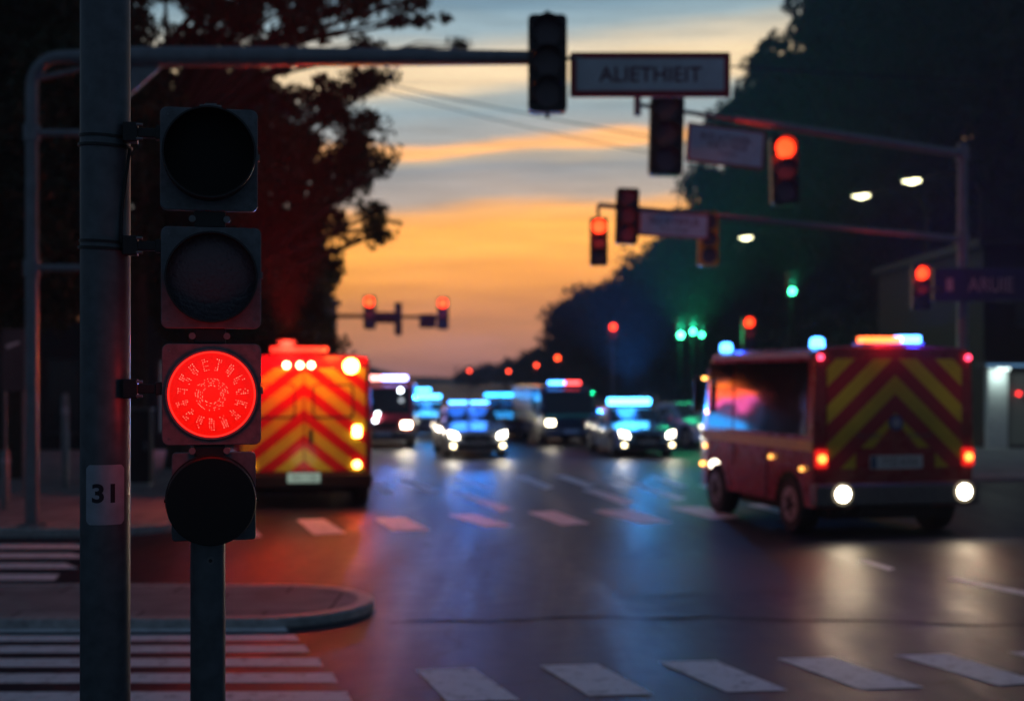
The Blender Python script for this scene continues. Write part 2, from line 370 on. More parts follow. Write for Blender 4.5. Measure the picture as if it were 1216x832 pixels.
# right pavement
c = []
for k in range(13):
    a = math.pi + (math.pi / 2) * k / 12
    c.append((11.4 + 2.2 * math.cos(a), 32.6 + 2.2 * math.sin(a)))
slab('pavement', c + [(70, 30.4), (70, 200), (3.5, 200), (7.5, 90)], 0.13, M['paving'])

def marking(name, quads):
    b = MB()
    for q in quads:
        b.add([(G(x, y).x, G(x, y).y, 0.004) for x, y in q], [tuple(range(len(q)))])
    return struct(b.build(name, M['paint']))
marking('crosswalk_marking', [[(494, 795), (562, 793), (617, 831), (531, 833)], [(641, 790), (709, 788), (777, 824), (699, 826)],
    [(781, 785.5), (850, 784), (936, 819.5), (863, 821.5)], [(922, 781.5), (988, 780), (1098, 816), (1021, 818.5)], [(1061, 777.5), (1126, 776), (1240, 810), (1186, 814)],
    [(1195, 774), (1255, 773), (1390, 806), (1330, 810)], [(345, 799), (410, 797), (440, 836), (362, 838)][:0] or [(1330, 770), (1390, 769), (1530, 800), (1470, 804)]])
b = MB()
for y, xr, th in [(738.5, 329, 4.5), (746.5, 340, 6), (757, 353, 7), (770, 365, 8.5), (786, 381, 10), (804.5, 398, 11.5), (827, 415, 13)]:
    yl = y + 1.5
    q = [(-260, yl - th / 2), (xr - 3, y - th / 2), (xr + 3, y + th / 2), (-260, yl + th / 2)]
    b.add([(G(x, yy).x, G(x, yy).y, 0.004) for x, yy in q], [(0, 1, 2, 3)])
for k in range(4):
    y0 = 15.75 + k * 0.95 ; b.add([(-16, y0, 0.004), (-5.35 - k * .02, y0, 0.004), (-5.45 - k * .25, y0 + .5, 0.004), (-16, y0 + .5, 0.004)], [(0, 1, 2, 3)])
struct(b.build('crosswalk_marking', M['paint']))
marking('crosswalk_marking', [[(262, 620), (295, 619), (311, 637), (272, 640)], [(352, 617), (385, 616), (411, 633), (373, 635)], [(444, 615), (480, 613.5), (511, 629), (467, 630.5)], [(532, 611), (564, 610), (611, 624), (577, 626)],
    [(626, 608), (659, 606.5), (701, 621.5), (667, 623.5)], [(702, 606), (749, 604.5), (800, 620), (761, 622)], [(793, 602), (835, 601), (880, 614), (845, 616.5)],
    [(886, 599), (925, 598), (975, 611), (940, 613)]])
def dash(x0, y0, x1, y1, t): return [(x0, y0 - t * .35), (x0 + t * 3.0, y0 - t * .5), (x1, y1 - t * .2), (x1 - t * 2.5, y1 + t * .5)]
marking('lane_marking', [dash(463, 569, 523, 583, 5), dash(533, 586, 610, 605, 6), dash(536, 569, 590, 581, 4), dash(612, 567, 658, 579, 4), dash(658, 566, 708, 577, 4),
    dash(690, 583, 755, 597, 5.5), dash(436, 575, 470, 586, 5), dash(760, 581, 815, 592, 4), dash(716, 566, 770, 577, 4), dash(770, 567, 818, 577, 3.5), dash(828, 577, 870, 587, 4)])
marking('lane_marking', [[(1017, 665), (1026, 664), (1064, 675), (1055, 677)], [(1124, 687), (1136, 686), (1250, 708), (1240, 712)]])
# uneven tar seam across the junction
js = MB(); vs = []; nS = 70
for i in range(nS + 1):
    x = -1.2 + 14.5 * i / nS; y = 13.05 + .28 * math.sin(i * .13) + .05 * math.sin(i * .9) + random.uniform(-.03, .03) + .02 * i / nS; w_ = .018 + .02 * random.random()
    vs += [(x, y - w_, .0035), (x, y + w_, .0035)]
js.add(vs, [(2 * i, 2 * i + 2, 2 * i + 3, 2 * i + 1) for i in range(nS)]); struct(js.build('road_seam', mat('tar', (.006, .006, .007), .9, spec=.05)))
pt = MB(); pt.add([(1.2, 14.6, .003), (4.6, 15.3, .003), (4.1, 18.2, .003), (.8, 17.4, .003)], [(0, 1, 2, 3)]); struct(pt.build('road_patch', mat('patch_asphalt', (.016, .017, .021), .5, 0, .3, .6, 60, spec=.2)))
# distant hills behind the end of the street
hb = MB(); n = 90; vs = []; fs = []
for i in range(n + 1):
    x = -285 + 570 * i / n
    h = 5.5 + 4.0 * math.sin(i * .21 + 1) + 2.2 * math.sin(i * .57) + 1.2 * math.sin(i * 1.7) + 6 * max(0, (x - 30) / 200) + 8 * max(0, (-x - 60) / 200)
    h *= .6; vs += [(x, 360, -.5), (x, 372, h), (x, 430, h * .9), (x, 500, -.5)]
for i in range(n):
    for j in range(3): fs.append((i * 4 + j, i * 4 + j + 1, (i + 1) * 4 + j + 1, (i + 1) * 4 + j))
hb.add(vs, fs, True); struct(hb.build('hills', M['leaf2']))

# ---- haze: thin even evening air, added to give the lamps their halos
hz = MB(); hz.box(-300, 300, -25, 520, -1.0, 28); ho = hz.build('haze', None); tag(ho, 'thin evening haze filling the whole street, added for the lamp halos', 'haze', kind='stuff')
hm = bpy.data.materials.new('haze_air'); hm.use_nodes = True; t = hm.node_tree; t.nodes.remove(t.nodes['Principled BSDF'])
vol = t.nodes.new('ShaderNodeVolumePrincipled'); vol.inputs['Density'].default_value = 0.0011; vol.inputs['Color'].default_value = (0.86, 0.89, 0.95, 1); vol.inputs['Anisotropy'].default_value = -0.15
t.links.new(vol.outputs[0], [q for q in t.nodes if q.type == 'OUTPUT_MATERIAL'][0].inputs['Volume']); ho.data.materials.append(hm)

# ================================================================== trees
def leaves_mesh(name, cent, rad, n_per, size, m, parent):
    """cent: Nx3 clump centres, rad: N clump radii; every leaf is one folded four-sided blade"""
    cs = np.repeat(cent, n_per, 0); rs = np.repeat(rad, n_per)
    k = len(cs); d = rng.normal(size=(k, 3)); d /= np.linalg.norm(d, axis=1)[:, None]
    r = rng.random(k) ** 0.45
    p = cs + d * (rs * r)[:, None] * np.array([1, 1, 0.75])
    a = rng.normal(size=(k, 3)); a /= np.linalg.norm(a, axis=1)[:, None]
    b_ = np.cross(a, rng.normal(size=(k, 3))); b_ /= np.linalg.norm(b_, axis=1)[:, None]
    s = size * (0.6 + 0.8 * rng.random(k))[:, None]
    V = np.stack([p - a * s, p + b_ * s * .45, p + a * s, p - b_ * s * .45], 1).reshape(-1, 3)
    me = bpy.data.meshes.new(name); me.vertices.add(k * 4); me.vertices.foreach_set('co', V.ravel().astype(np.float32))
    me.loops.add(k * 4); me.loops.foreach_set('vertex_index', np.arange(k * 4, dtype=np.int32))
    me.polygons.add(k); me.polygons.foreach_set('loop_start', np.arange(0, k * 4, 4, dtype=np.int32))
    me.update(calc_edges=True); me.validate()
    return link(name, me, m, parent)
def tree(label, base, lobes, dens, size, trunk_r, m='leaf', group=None, clump=0.9, n_per=60, name='broadleaf_tree', fork=0.35):
    """lobes: (x,y,z,rx,ry,rz) ellipsoids relative to the base; dens = clumps per lobe-volume unit"""
    t = thing(name, label, 'tree', base, 0, group)
    cent = []; tips = []
    for (x, y, z, rx, ry, rz) in lobes:
        nn = max(2, int(dens * (rx * ry * rz) ** 0.8))
        d = rng.normal(size=(nn, 3)); d /= np.linalg.norm(d, axis=1)[:, None]
        q = d * (rng.random(nn) ** 0.4)[:, None] * np.array([rx, ry, rz]) + np.array([x, y, z])
        cent.append(q); tips.append(((x, y, z), q[:: max(1, nn // 4)][:4]))
    C_ = np.concatenate(cent); rad = clump * (0.5 + 0.8 * rng.random(len(C_)))
    leaves_mesh('crown', C_, rad, n_per, size, M[m], t)
    tb = MB(); top = sum((Vector(l[:3]) * (l[3] * l[5]) for l in lobes), Vector()) / sum(l[3] * l[5] for l in lobes)
    fz = max(1.8, top.z * fork)
    tb.tube([(0, 0, -0.1), (0.05, 0, fz * .4), (top.x * .04, 0, fz), (top.x * .25, top.y * .25, (fz + top.z) * .55), (top.x * .7, top.y * .7, top.z)], [trunk_r * 1.25, trunk_r, trunk_r * .85, trunk_r * .6, trunk_r * .2], 12)
    for c0, qs in tips:
        c0 = Vector(c0); s = Vector((top.x * .1, 0, fz + 0.15 * (c0.z - fz) * random.random()))
        mid = s.lerp(c0, 0.5) + Vector((random.uniform(-.3, .3), random.uniform(-.3, .3), 0.15 * (c0 - s).length))
        tb.tube([s, mid, c0], [trunk_r * .45, trunk_r * .28, trunk_r * .12], 7)
        for q in qs:
            q = Vector(q); tb.tube([mid.lerp(c0, .6), mid.lerp(q, .75) + Vector((0, 0, .1)), q], [trunk_r * .14, trunk_r * .09, trunk_r * .03], 5)
    tb.build('trunk', M['bark'], t)
    return t
def px_lobes(lst, D, base, dd=2.2, sat=False):
    out = []
    for (x, y, rx, ry) in lst:
        p = P(x, y, D) - Vector(base); out.append((p.x, p.y + random.uniform(-dd, dd), p.z, rx / F * D, max(rx, ry) / F * D * 0.9, ry / F * D))
    if sat:
        for (x, y, rx, ry) in lst:
            for q in range(9):
                a = random.uniform(0, 2 * math.pi); f = random.uniform(.98, 1.16); k = random.uniform(.08, .2)
                p = P(x + rx * f * math.cos(a), y + ry * f * math.sin(a), D) - Vector(base); out.append((p.x, p.y + random.uniform(-dd, dd), p.z, rx * k / F * D, rx * k / F * D, rx * k * .7 / F * D))
    return out
base = (P(212, 0, 33).x, 33, 0.13)
tree('dark broadleaf tree behind the tall signal, its ragged crown hanging over the street', base,
     px_lobes([(225, 235, 95, 105), (330, 300, 48, 70), (372, 245, 45, 50), (412, 205, 36, 38), (290, 210, 60, 60), (330, 365, 42, 42), (432, 165, 22, 30), (395, 130, 34, 26),
               (225, 90, 80, 50), (450, 262, 10, 30), (462, 285, 7, 14), (300, 110, 50, 34), (250, 340, 90, 70), (345, 190, 50, 42), (440, 95, 26, 20), (462, 215, 10, 20), (365, 340, 22, 30), (345, 400, 50, 34), (300, 430, 60, 40), (385, 320, 18, 26), (375, 370, 30, 24)], 33, base, 2.0),
     58, 0.085, 0.30, clump=0.42, n_per=85, fork=0.3)
base = (P(330, 0, 31).x - 3.4, 31.5, 0.13)
tree('slim tree by the ambulance reaching a thin leafy branch over the mast arm', base,
     px_lobes([(300, 15, 70, 34), (375, 5, 40, 16), (420, 40, 28, 12), (480, 15, 22, 14), (515, 22, 20, 9), (548, 42, 14, 7), (385, 45, 14, 8), (235, 30, 55, 40), (310, 55, 50, 22), (360, 30, 46, 20), (410, 15, 40, 18), (445, 5, 34, 14), (500, 8, 26, 12), (435, 62, 22, 12), (200, -40, 120, 50), (350, -60, 90, 40)], 31.5, base, 1.2),
     50, 0.085, 0.2, clump=0.32, n_per=60, fork=0.6)
base = (P(20, 0, 30).x, 30, 0.13)
tree('large dark tree filling the upper left corner behind the mast', base,
     px_lobes([(20, 120, 150, 130), (-120, 200, 140, 160), (90, 260, 100, 110), (60, 30, 120, 80), (140, 150, 80, 100), (30, 330, 110, 60), (-150, 40, 150, 100)], 30, base, 2.0),
     42, 0.10, 0.38, clump=0.6, n_per=80, fork=0.35)
# right hand trees
specs = [
 ('tallest dark tree at the upper right, behind the long signal arm', 74, (1040, 0), [(1050, 130, 110, 120), (985, 60, 55, 50), (1000, 10, 50, 50), (925, 110, 42, 42), (1100, 0, 120, 80), (1000, 220, 110, 80), (915, 75, 20, 16), (870, 150, 22, 24), (900, 195, 45, 40), (1120, 220, 90, 80), (950, 140, 50, 50), (895, 118, 22, 14), (1070, 330, 60, 50), (1000, 350, 60, 40), (1130, 340, 50, 60)], 34, 0.21, 0.55),
 ('dark tree at the right edge above the shop', 70, (1230, 0), [(1230, 120, 120, 140), (1180, 260, 100, 90), (1280, 300, 120, 120), (1180, 30, 90, 70), (1330, 60, 130, 120)], 22, 0.22, 0.5),
 ('bushy tree between the red signal and the lower street sign', 88, (900, 0), [(900, 290, 70, 60), (845, 255, 38, 34), (950, 330, 80, 60), (870, 340, 70, 50), (825, 290, 36, 36), (835, 225, 18, 18), (980, 260, 60, 50), (880, 240, 40, 30)], 30, 0.22, 0.4),
 ('round tree behind the green signals', 105, (800, 0), [(800, 360, 55, 50), (765, 335, 35, 30), (840, 350, 60, 60), (770, 395, 50, 40), (730, 370, 26, 28), (800, 310, 30, 20), (880, 390, 60, 45)], 34, 0.24, 0.4),
 ('smaller tree left of the green signals, tapering toward the sunset', 125, (720, 0), [(715, 385, 40, 32), (685, 395, 26, 28), (745, 400, 45, 36), (675, 375, 16, 12), (700, 360, 18, 12), (668, 405, 14, 22)], 40, 0.26, 0.34),
 ('far small tree above the dark van', 170, (665, 0), [(665, 430, 30, 16), (640, 434, 20, 12), (690, 425, 30, 20), (620, 440, 14, 7)], 40, 0.3, 0.3),
 ('very far tree line tip above the police off-roader', 230, (600, 0), [(600, 441, 18, 7), (585, 445, 16, 6), (620, 440, 14, 8), (563, 448, 14, 5)], 34, 0.34, 0.3),
]
for lab, D, (bx, _), lb, dn, sz, tr in specs:
    base = (P(bx, 0, D).x, D, 0.1)
    if D > 100: base = (P(bx, 0, D).x, D, 0.0)
    clump = {74: .72, 70: .9, 88: 1.0, 105: 1.4, 125: 1.4, 170: 1.6, 230: 1.6}[D]
    tree(lab, base, px_lobes(lb, D, base, 3.0, True), dn / (D / 45.0) ** 1.3, sz, tr, 'leaf2', 'trees lining the right side of the street', clump=clump, n_per=44, fork=0.25)

def hedge(label, pts, h, wd, n, size, group='hedges behind the right pavement'):
    t = thing('hedge', label, 'hedge', (pts[0][0], pts[0][1], .1), 0, group); P0 = Vector((pts[0][0], pts[0][1], .1)); cs = []
    for i in range(n):
        f = i / (n - 1) * (len(pts) - 1); k = min(int(f), len(pts) - 2); a = Vector((*pts[k], 0)).lerp(Vector((*pts[k + 1], 0)), f - k) - P0
        for q in range(7): cs.append((a.x + random.uniform(-wd, wd), a.y + random.uniform(-wd, wd), .4 + random.random() * (h - .6) + .5 * math.sin(i * .9)))
    cs = np.array(cs); leaves_mesh('foliage', cs, .8 + .5 * rng.random(len(cs)), 60, size, M['leaf2'], t)
    for i in range(0, n, 6):
        b = MB(); c_ = cs[i * 7]; b.tube([(c_[0], c_[1], -.15), (c_[0] + .1, c_[1], 1.2), (c_[0] - .2, c_[1], h * .7)], [.07, .05, .02], 6); b.build('stem', M['bark'], t)
hedge('tall dark hedge behind the right pavement, below the trees', [(16, 58), (14, 80), (12.5, 110)], 4.6, 1.0, 44, .22)
hedge('far low hedge running on toward the end of the street', [(11.5, 112), (9, 150), (6.5, 200)], 5.0, 1.2, 52, .28)
hedge('dark shrub belt closing the view beside the corner shop', [(34, 84), (12.5, 88)], 6.5, 1.2, 34, .24)
# ================================================================== buildings
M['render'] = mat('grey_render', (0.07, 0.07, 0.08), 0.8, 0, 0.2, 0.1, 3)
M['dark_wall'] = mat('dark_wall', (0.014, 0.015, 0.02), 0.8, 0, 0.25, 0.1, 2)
M['dark_pane'] = mat('dark_pane', (0.015, 0.018, 0.022), 0.1)
M['frame'] = mat('window_frame', (0.05, 0.05, 0.055), 0.5)
M['roof'] = mat('roof_felt', (0.03, 0.03, 0.03), 0.8)
def window(parent, x0, x1, z0, z1, y, m, name='window', mull=1):
    f = MB(); w = 0.07
    f.box(x0, x1, y - .06, y + .05, z1 - w, z1); f.box(x0, x1, y - .06, y + .05, z0, z0 + w)
    f.box(x0, x0 + w, y - .06, y + .05, z0 + w, z1 - w); f.box(x1 - w, x1, y - .06, y + .05, z0 + w, z1 - w)
    for i in range(mull):
        c = x0 + (x1 - x0) * (i + 1) / (mull + 1); f.box(c - .025, c + .025, y - .05, y + .04, z0 + w, z1 - w)
    o = f.build(name, M['frame'], parent); p = MB(); p.box(x0 + w, x1 - w, y - .012, y + .01, z0 + w, z1 - w); p.build('pane', m, o)
def facade(parent, x0, x1, y0, y1, h, m, openings):
    """front wall with real openings, plus sides, back and roof"""
    xs = sorted({x0, x1} | {a for o in openings for a in o[:2]}); zs = sorted({0.1, h} | {a for o in openings for a in o[2:]})
    w = MB()
    for i in range(len(xs) - 1):
        for j in range(len(zs) - 1):
            cx, cz = (xs[i] + xs[i + 1]) / 2, (zs[j] + zs[j + 1]) / 2
            if any(a < cx < b and c < cz < d for a, b, c, d in openings): continue
            w.box(xs[i], xs[i + 1], y0, y0 + .25, zs[j], zs[j + 1])
    w.box(x0, x0 + .25, y0 + .25, y1, 0.1, h); w.box(x1 - .25, x1, y0 + .25, y1, 0.1, h); w.box(x0 + .25, x1 - .25, y1 - .25, y1, 0.1, h)
    w.build('wall', m, parent)
    r = MB(); r.box(x0 - .2, x1 + .2, y0 - .2, y1 + .2, h + 0.002, h + .25); r.build('roof', M['roof'], parent)
lb = thing('shop_row', 'dark two storey shop row behind the trees at the left with dim lit panes', 'building', (0, 0, 0))
ops = []
for i in range(9): ops += [(-38 + i * 3.4, -35.6 + i * 3.4, 4.0, 5.6), (-38 + i * 3.4, -35.2 + i * 3.4, 0.6, 2.9)]
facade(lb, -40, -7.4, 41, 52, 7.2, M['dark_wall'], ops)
lit = {(7, 0): ((1.0, 0.35, 0.12), 0.10), (8, 1): ((0.5, 0.6, 0.8), 0.05), (6, 0): ((0.4, 0.6, 0.9), 0.05), (5, 1): ((1, 0.4, 0.2), 0.12)}
for i, (x0, x1, z0, z1) in enumerate(ops):
    k = (i // 2, i % 2); m = E(*lit[k]) if k in lit else M['dark_pane']
    window(lb, x0, x1, z0, z1, 41.1, m, mull=2 if i % 2 else 1)
lb2 = thing('townhouse', 'dark unlit townhouse further down the left side beyond the shop row', 'building', (0, 0, 0))
ops = [(-17.5 + i * 2.6, -16.2 + i * 2.6, z, z + 1.5) for i in range(3) for z in (1.0, 3.8)]
facade(lb2, -19, -9.6, 62, 74, 6.2, M['render'], ops)
for o in ops: window(lb2, *o, 62.1, M['dark_pane'])
for z0_, z1_, c_, s_ in ((2.25, 2.55, (1, .16, .02), 7), (1.92, 2.15, (1, .10, .03), 8), (1.70, 1.86, (1, .12, .5), 5), (.95, 1.45, (.03, .35, 1), 4), (.62, .86, (1, .5, .15), 2)):
    m_ = MB(); m_.box(-10.25, -8.2, 40.9, 40.98, z0_, z1_); m_.build('added_glow_strip', E(c_, s_), lb, bevel=.02)  # glowing strips added for the truck's side glazing to reflect
# right hand shop with lit glazing
X0 = P(1168, 0, 42).x
rb = thing('corner_shop', 'low corner shop at the right edge with pale lit pillar and glazing', 'building', (0, 0, 0))
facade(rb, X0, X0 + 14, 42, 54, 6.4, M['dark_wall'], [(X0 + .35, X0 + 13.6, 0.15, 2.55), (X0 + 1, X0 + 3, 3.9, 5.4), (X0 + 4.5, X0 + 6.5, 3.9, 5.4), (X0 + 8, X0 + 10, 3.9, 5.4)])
for q in (1, 4.5, 8): window(rb, X0 + q, X0 + q + 2, 3.9, 5.4, 42.1, M['dark_pane'])
m_ = MB(); m_.box(X0 - .3, X0 + 14.2, 40.9, 42 - .003, 2.62, 2.8); m_.build('canopy', M['render'], rb)
m_ = MB(); m_.box(X0 - .3, X0 + 14.2, 40.85, 40.895, 2.66, 2.72); m_.build('canopy_light', E((0.2, 0.5, 0.9), 0.5), rb)
m_ = MB(); m_.box(X0 + .02, X0 + .62, 41.62, 41.99, 0.13, 2.6); m_.build('pillar', mat('pale_pillar', (0.6, 0.62, 0.6), 0.6), rb)
for i in range(4): window(rb, X0 + .75 + i * 3.2, X0 + 3.8 + i * 3.2, 0.15, 2.5, 42.12, E((0.55, 0.75, 0.7), 0.035 if i != 0 else 0.02), 'shop_window', 3)
lamp((X0 + .3, 41.2, 2.4), (0.75, 1.0, 0.95), 16, rb, 0.1)
m_ = MB(); m_.box(X0 + .2, X0 + .5, 41.1, 41.4, 2.55, 2.615); m_.build('canopy_downlight', E((0.8, 1.0, 0.95), 3), rb)
m_ = MB(); m_.disc((X0 + 1.05, 41.9, 1.82), (0, -1, 0), .07, 16, .05); m_.build('alarm_lamp', E((1, 0.02, 0.02), 4), rb)

# ================================================================== traffic signals
RED, GRN, AMB = (1.0, 0.035, 0.012), (0.01, 1.0, 0.38), (1.0, 0.45, 0.05)
def round_rect(w, h, r, n=5):
    out = []
    for cx, cz, a0 in ((w / 2 - r, h / 2 - r, 0), (-w / 2 + r, h / 2 - r, 90), (-w / 2 + r, -h / 2 + r, 180), (w / 2 - r, -h / 2 + r, 270)):
        for k in range(n + 1):
            a = R(a0 + 90 * k / n); out.append((cx + r * math.cos(a), cz + r * math.sin(a)))
    return out
def rr_box(mb, cx, cz, w, h, y0, y1, r):
    o = round_rect(w, h, r); n = len(o)
    vs = [(cx + x, y0, cz + z) for x, z in o] + [(cx + x, y1, cz + z) for x, z in o]
    mb.add(vs, [tuple(range(n)), tuple(range(2 * n - 1, n - 1, -1))] + [(i, (i + 1) % n, n + (i + 1) % n, n + i) for i in range(n)])
    return mb
def head(parent, p, w, h, lit=None, rz=0.0, body='black', glow=400, plate=False, em=14, tilt=0.0, core=None):
    """a three lamp head; front is local -Y. p = centre."""
    hd = MB(); bw, bh = (w * .62, h * .9) if plate else (w, h)
    rr_box(hd, 0, 0, bw, bh, -.10 * h / 1.1, .10 * h / 1.1, min(bw, bh) * .14)
    o = hd.build('signal_housing', M[body], parent, bevel=.008); o.location = p; o.rotation_euler = (0, tilt, rz)
    if plate:
        b = MB(); rr_box(b, 0, 0, w, h, -.012, .012, w * .12); b.build('backplate', M['matt_black'], o)
    pitch = bh * .31; r = min(bw * .40, pitch * .46); yf = -.10 * h / 1.1
    for i in range(3):
        z = pitch * (1 - i); col_ = (RED, AMB, GRN)[i]
        l = MB(); l.disc((0, yf - .001, z), (0, -1, 0), r, 24, .02)
        on = lit == i
        l.build('signal_lens', E(core or col_, em) if on else M['lens_dark'], o)
        v = MB(); n = 20; vs = []
        for k in range(n + 1):
            a = R(-35 + 250 * k / n); cx, cz = math.cos(a), math.sin(a)
            d = r * (1.25 if 20 < k * 250 / n - 35 < 160 else .8)
            vs += [(cx * r * 1.04, yf, z + cz * r * 1.04), (cx * r * 1.04, yf - d, z + cz * r * 1.04), (cx * r * 1.12, yf - d, z + cz * r * 1.12), (cx * r * 1.12, yf, z + cz * r * 1.12)]
        v.add(vs, [(k * 4 + j, k * 4 + (j + 1) % 4, k * 4 + 4 + (j + 1) % 4, k * 4 + 4 + j) for k in range(n) for j in range(4)] + [(0, 1, 2, 3), (n * 4, n * 4 + 3, n * 4 + 2, n * 4 + 1)])
        v.build('visor', M[body], o)
        if on and glow and col_ is RED: lamp((0, yf - r * 2.4, z), col_, glow * .3, o, r * .6)
        elif on and glow: halo_beacon((0, yf - r * 2.4, z), col_, glow, o, r * .6, .09, 120, (0, -.3, 1))
    return o
def hanging(name, label, p, w, h, arm_z=None, **k):
    t = thing(name, label, 'traffic light', (0, 0, 0), 0, k.pop('group', None))
    t.location = p; head(t, (0, 0, 0), w, h, **k)
    if arm_z is not None:
        b = MB(); b.tube([(0, .16, 0), (0, .16, arm_z - p[2])], .035, 10); b.box(-.09, .09, .08, .24, -.06, .06); b.build('hanger', M['mast'], t)
    return t
def board(name, label, p, w, h, rz, lines, face='sign_white', edge='sign_red', ink='sign_text', border=.05, cat='street sign', tilt=0.0, bold=0.0):
    t = thing(name, label, cat, p, rz); t.rotation_euler = (0, tilt, rz)
    b = MB(); rr_box(b, 0, 0, w, h, -.02, .03, .03); b.build('sign_border', M[edge], t)
    b = MB(); rr_box(b, 0, 0, w - 2 * border, h - 2 * border, -.027, -.018, .02); b.build('sign_panel', M[face], t)
    for s, dx, dz, tw, th in lines: text(s, tw, th, M[ink], t, (dx, -.031, dz), bold=bold)
    for s in (-1, 1):
        c = MB(); c.box(s * w * .3 - .04, s * w * .3 + .04, .03, .12, -h * .35, h * .35); c.build('mounting_clamp', M['mast'], t)
    return t

# ---- left mast with the long arm across the street
A0 = P(38, 625, 20.2)
D0 = 20.2
zA = P(0, 68, D0).z
ml = thing('mast_arm_pole', 'tall grey mast at the left edge with long curved arm across the street', 'signal mast', (A0.x, D0, 0))
b = MB(); xr = P(627, 0, D0).x - A0.x; path = [(0, 0, 0.13), (0, 0, 2.0), (0, 0, zA - .45)]
for k in range(1, 9):
    a = R(90 * k / 8); path.append((.42 * (1 - math.cos(a)), 0, zA - .45 + .45 * math.sin(a)))
b.tube(path + [(1.4, 0, zA)], [.10, .098] + [.092] * 9 + [.15], 20); b.build('pole', M['mast'], ml)
b = MB(); b.tube([(1.35, 0, zA + .0), (3.6, 0, zA), (xr + .12, 0, zA - .01)], [.155, .15, .105], 20); b.build('arm', M['mast'], ml)
b = MB(); b.disc((0, 0, .13), (0, 0, 1), .22, 24, .04); b.build('base_plate', M['mast'], ml)
b = MB(); b.add([(1.95, -.03, zA - .14), (1.5, -.03, zA - .14), (1.30, -.03, zA - .62), (1.42, -.03, zA - .62), (1.95, .03, zA - .14), (1.5, .03, zA - .14), (1.30, .03, zA - .62), (1.42, .03, zA - .62)],
                [(0, 1, 2, 3), (7, 6, 5, 4), (0, 4, 5, 1), (1, 5, 6, 2), (2, 6, 7, 3), (3, 7, 4, 0)]); b.build('gusset', M['mast'], ml)
b = MB(); b.tube([(.1, 0, zA - .32), (1.42, 0, zA - .02)], .04, 10); b.build('brace', M['mast'], ml)
for py in (158, 318):
    z = P(0, py, D0).z; b = MB(); b.tube([(0, 0, z), (.78, 0, z)], .055, 12); b.disc((0, 0, z - .12), (0, 0, 1), .125, 20, .24); b.build('side_bracket', M['mast'], ml)
# small dark signal on the side brackets (behind the near pole)
ps = P(112, 238, D0)
s_ = thing('traffic_light', 'small dark signal on the left mast, half hidden by the near pole', 'traffic light', (ps.x, D0, ps.z)); head(s_, (0, 0, 0), .4, 1.0)
p = P(650, 77, D0)
hanging('traffic_light', 'large unlit black signal at the tip of the left mast arm', p, 46 / F * D0, 115 / F * D0, plate=False, rz=0)
b = MB(); b.disc((0, 0, 115 / F * D0 / 2 - .01), (0, 0, 1), .03, 10, .09); b.disc((0, 0, -115 / F * D0 / 2 - .08), (0, 0, 1), .03, 10, .09)
b.build('end_bolt', M['black'], bpy.data.objects['traffic_light.001'])
k = F / D0
board('street_sign', 'largest street sign reading ALIETHIEIT in a dark red frame', P(772, 89, D0), 190 / k, 53 / k, 0, [('ALIETHIEIT', 0, 0, 122 / k, 18 / k)], border=7.5 / k, bold=0.012)
b = MB(); b.tube([(0, 0, 0), (.33 - .06, 0, 0)], .03, 8); o = b.build('link_bar', M['mast'], ml); o.location = (P(672, 0, D0).x - A0.x - .02, .0, zA - .02)

# ---- right mast: one pole, two arms toward the camera
PR = Vector((P(1143, 0, 33).x, 33, 0)); z1 = P(0, 183, 33).z; z2 = P(0, 284, 33).z
mr_t = thing('mast_arm_pole', 'tall grey mast behind the fire truck carrying two signal arms', 'signal mast', PR)
b = MB(); b.tube([(0, 0, .13), (0, 0, 4), (0, 0, P(0, 170, 33).z)], [.15, .13, .11], 18); b.build('pole', M['mast'], mr_t)
b = MB(); b.disc((0, 0, .13), (0, 0, 1), .28, 24, .05); b.build('base_plate', M['mast'], mr_t)
def armp(px, z):          # point on an arm at height z that runs from the pole to the left and forward
    ex = 760; D1 = 27.0; x1 = P(ex, 0, D1).x; dx, dy = x1 - PR.x, D1 - 33
    tt = ((px - HX) / F * 33 - PR.x) / (dx - (px - HX) / F * dy)
    return Vector((PR.x + dx * tt, 33 + dy * tt, z)), tt
for z, xl, r0, r1, nm in ((z1, 868, .10, .09, 'upper_arm'), (z2, 712, .075, .05, 'lower_arm')):
    e, _ = armp(xl, z); b = MB(); b.tube([(0, 0, z), Vector((e.x - PR.x, e.y - PR.y, z))], [r0, r1], 16)
    if nm == 'upper_arm':
        e2, _ = armp(757, z); b.tube([Vector((e.x - PR.x, e.y - PR.y, z)), Vector((e2.x - PR.x, e2.y - PR.y, z))], [.05, .045], 12)
        b.disc(Vector((e2.x - PR.x, e2.y - PR.y, z - .22)), (0, 0, 1), .075, 14, .40)
    b.disc((0, 0, z - .16), (0, 0, 1), .16, 18, .32)
    b.build('arm', M['mast'], mr_t)
YAW = math.atan2(33 - 27, PR.x - P(760, 0, 27).x) * 0.5
def at_arm(px, py, z, off=-.2):
    a, _ = armp(px, z); D = a.y + off; return P(px, py, D), D
p, D = at_arm(791, 162, z1); hanging('traffic_light', 'unlit black signal hung under the upper right arm beside the framed notice', p, 40 / F * D, 94 / F * D, tilt=R(1.5))
p, D = at_arm(931, 203, z1); hanging('traffic_light', 'lit red signal in amber brown housing hung from the upper right arm', p, 32 / F * D, 82 / F * D, arm_z=z1, lit=0, glow=70, em=5, core=(1, .032, .005), tilt=R(-1.5))
p, D = at_arm(862, 174, z1, -.3)
board('street_sign', 'tilted white notice with three lines of text in a red frame under the upper arm', p, 99 / F * D, 46 / F * D, .25, [('BVS ATVEEBL', 0, .16, 66 / F * D, 8 / F * D), ('RVE V TAOE', .03, 0, 50 / F * D, 8 / F * D), ('Tavina', .03, -.15, 24 / F * D, 5 / F * D)], border=.05, tilt=R(4))
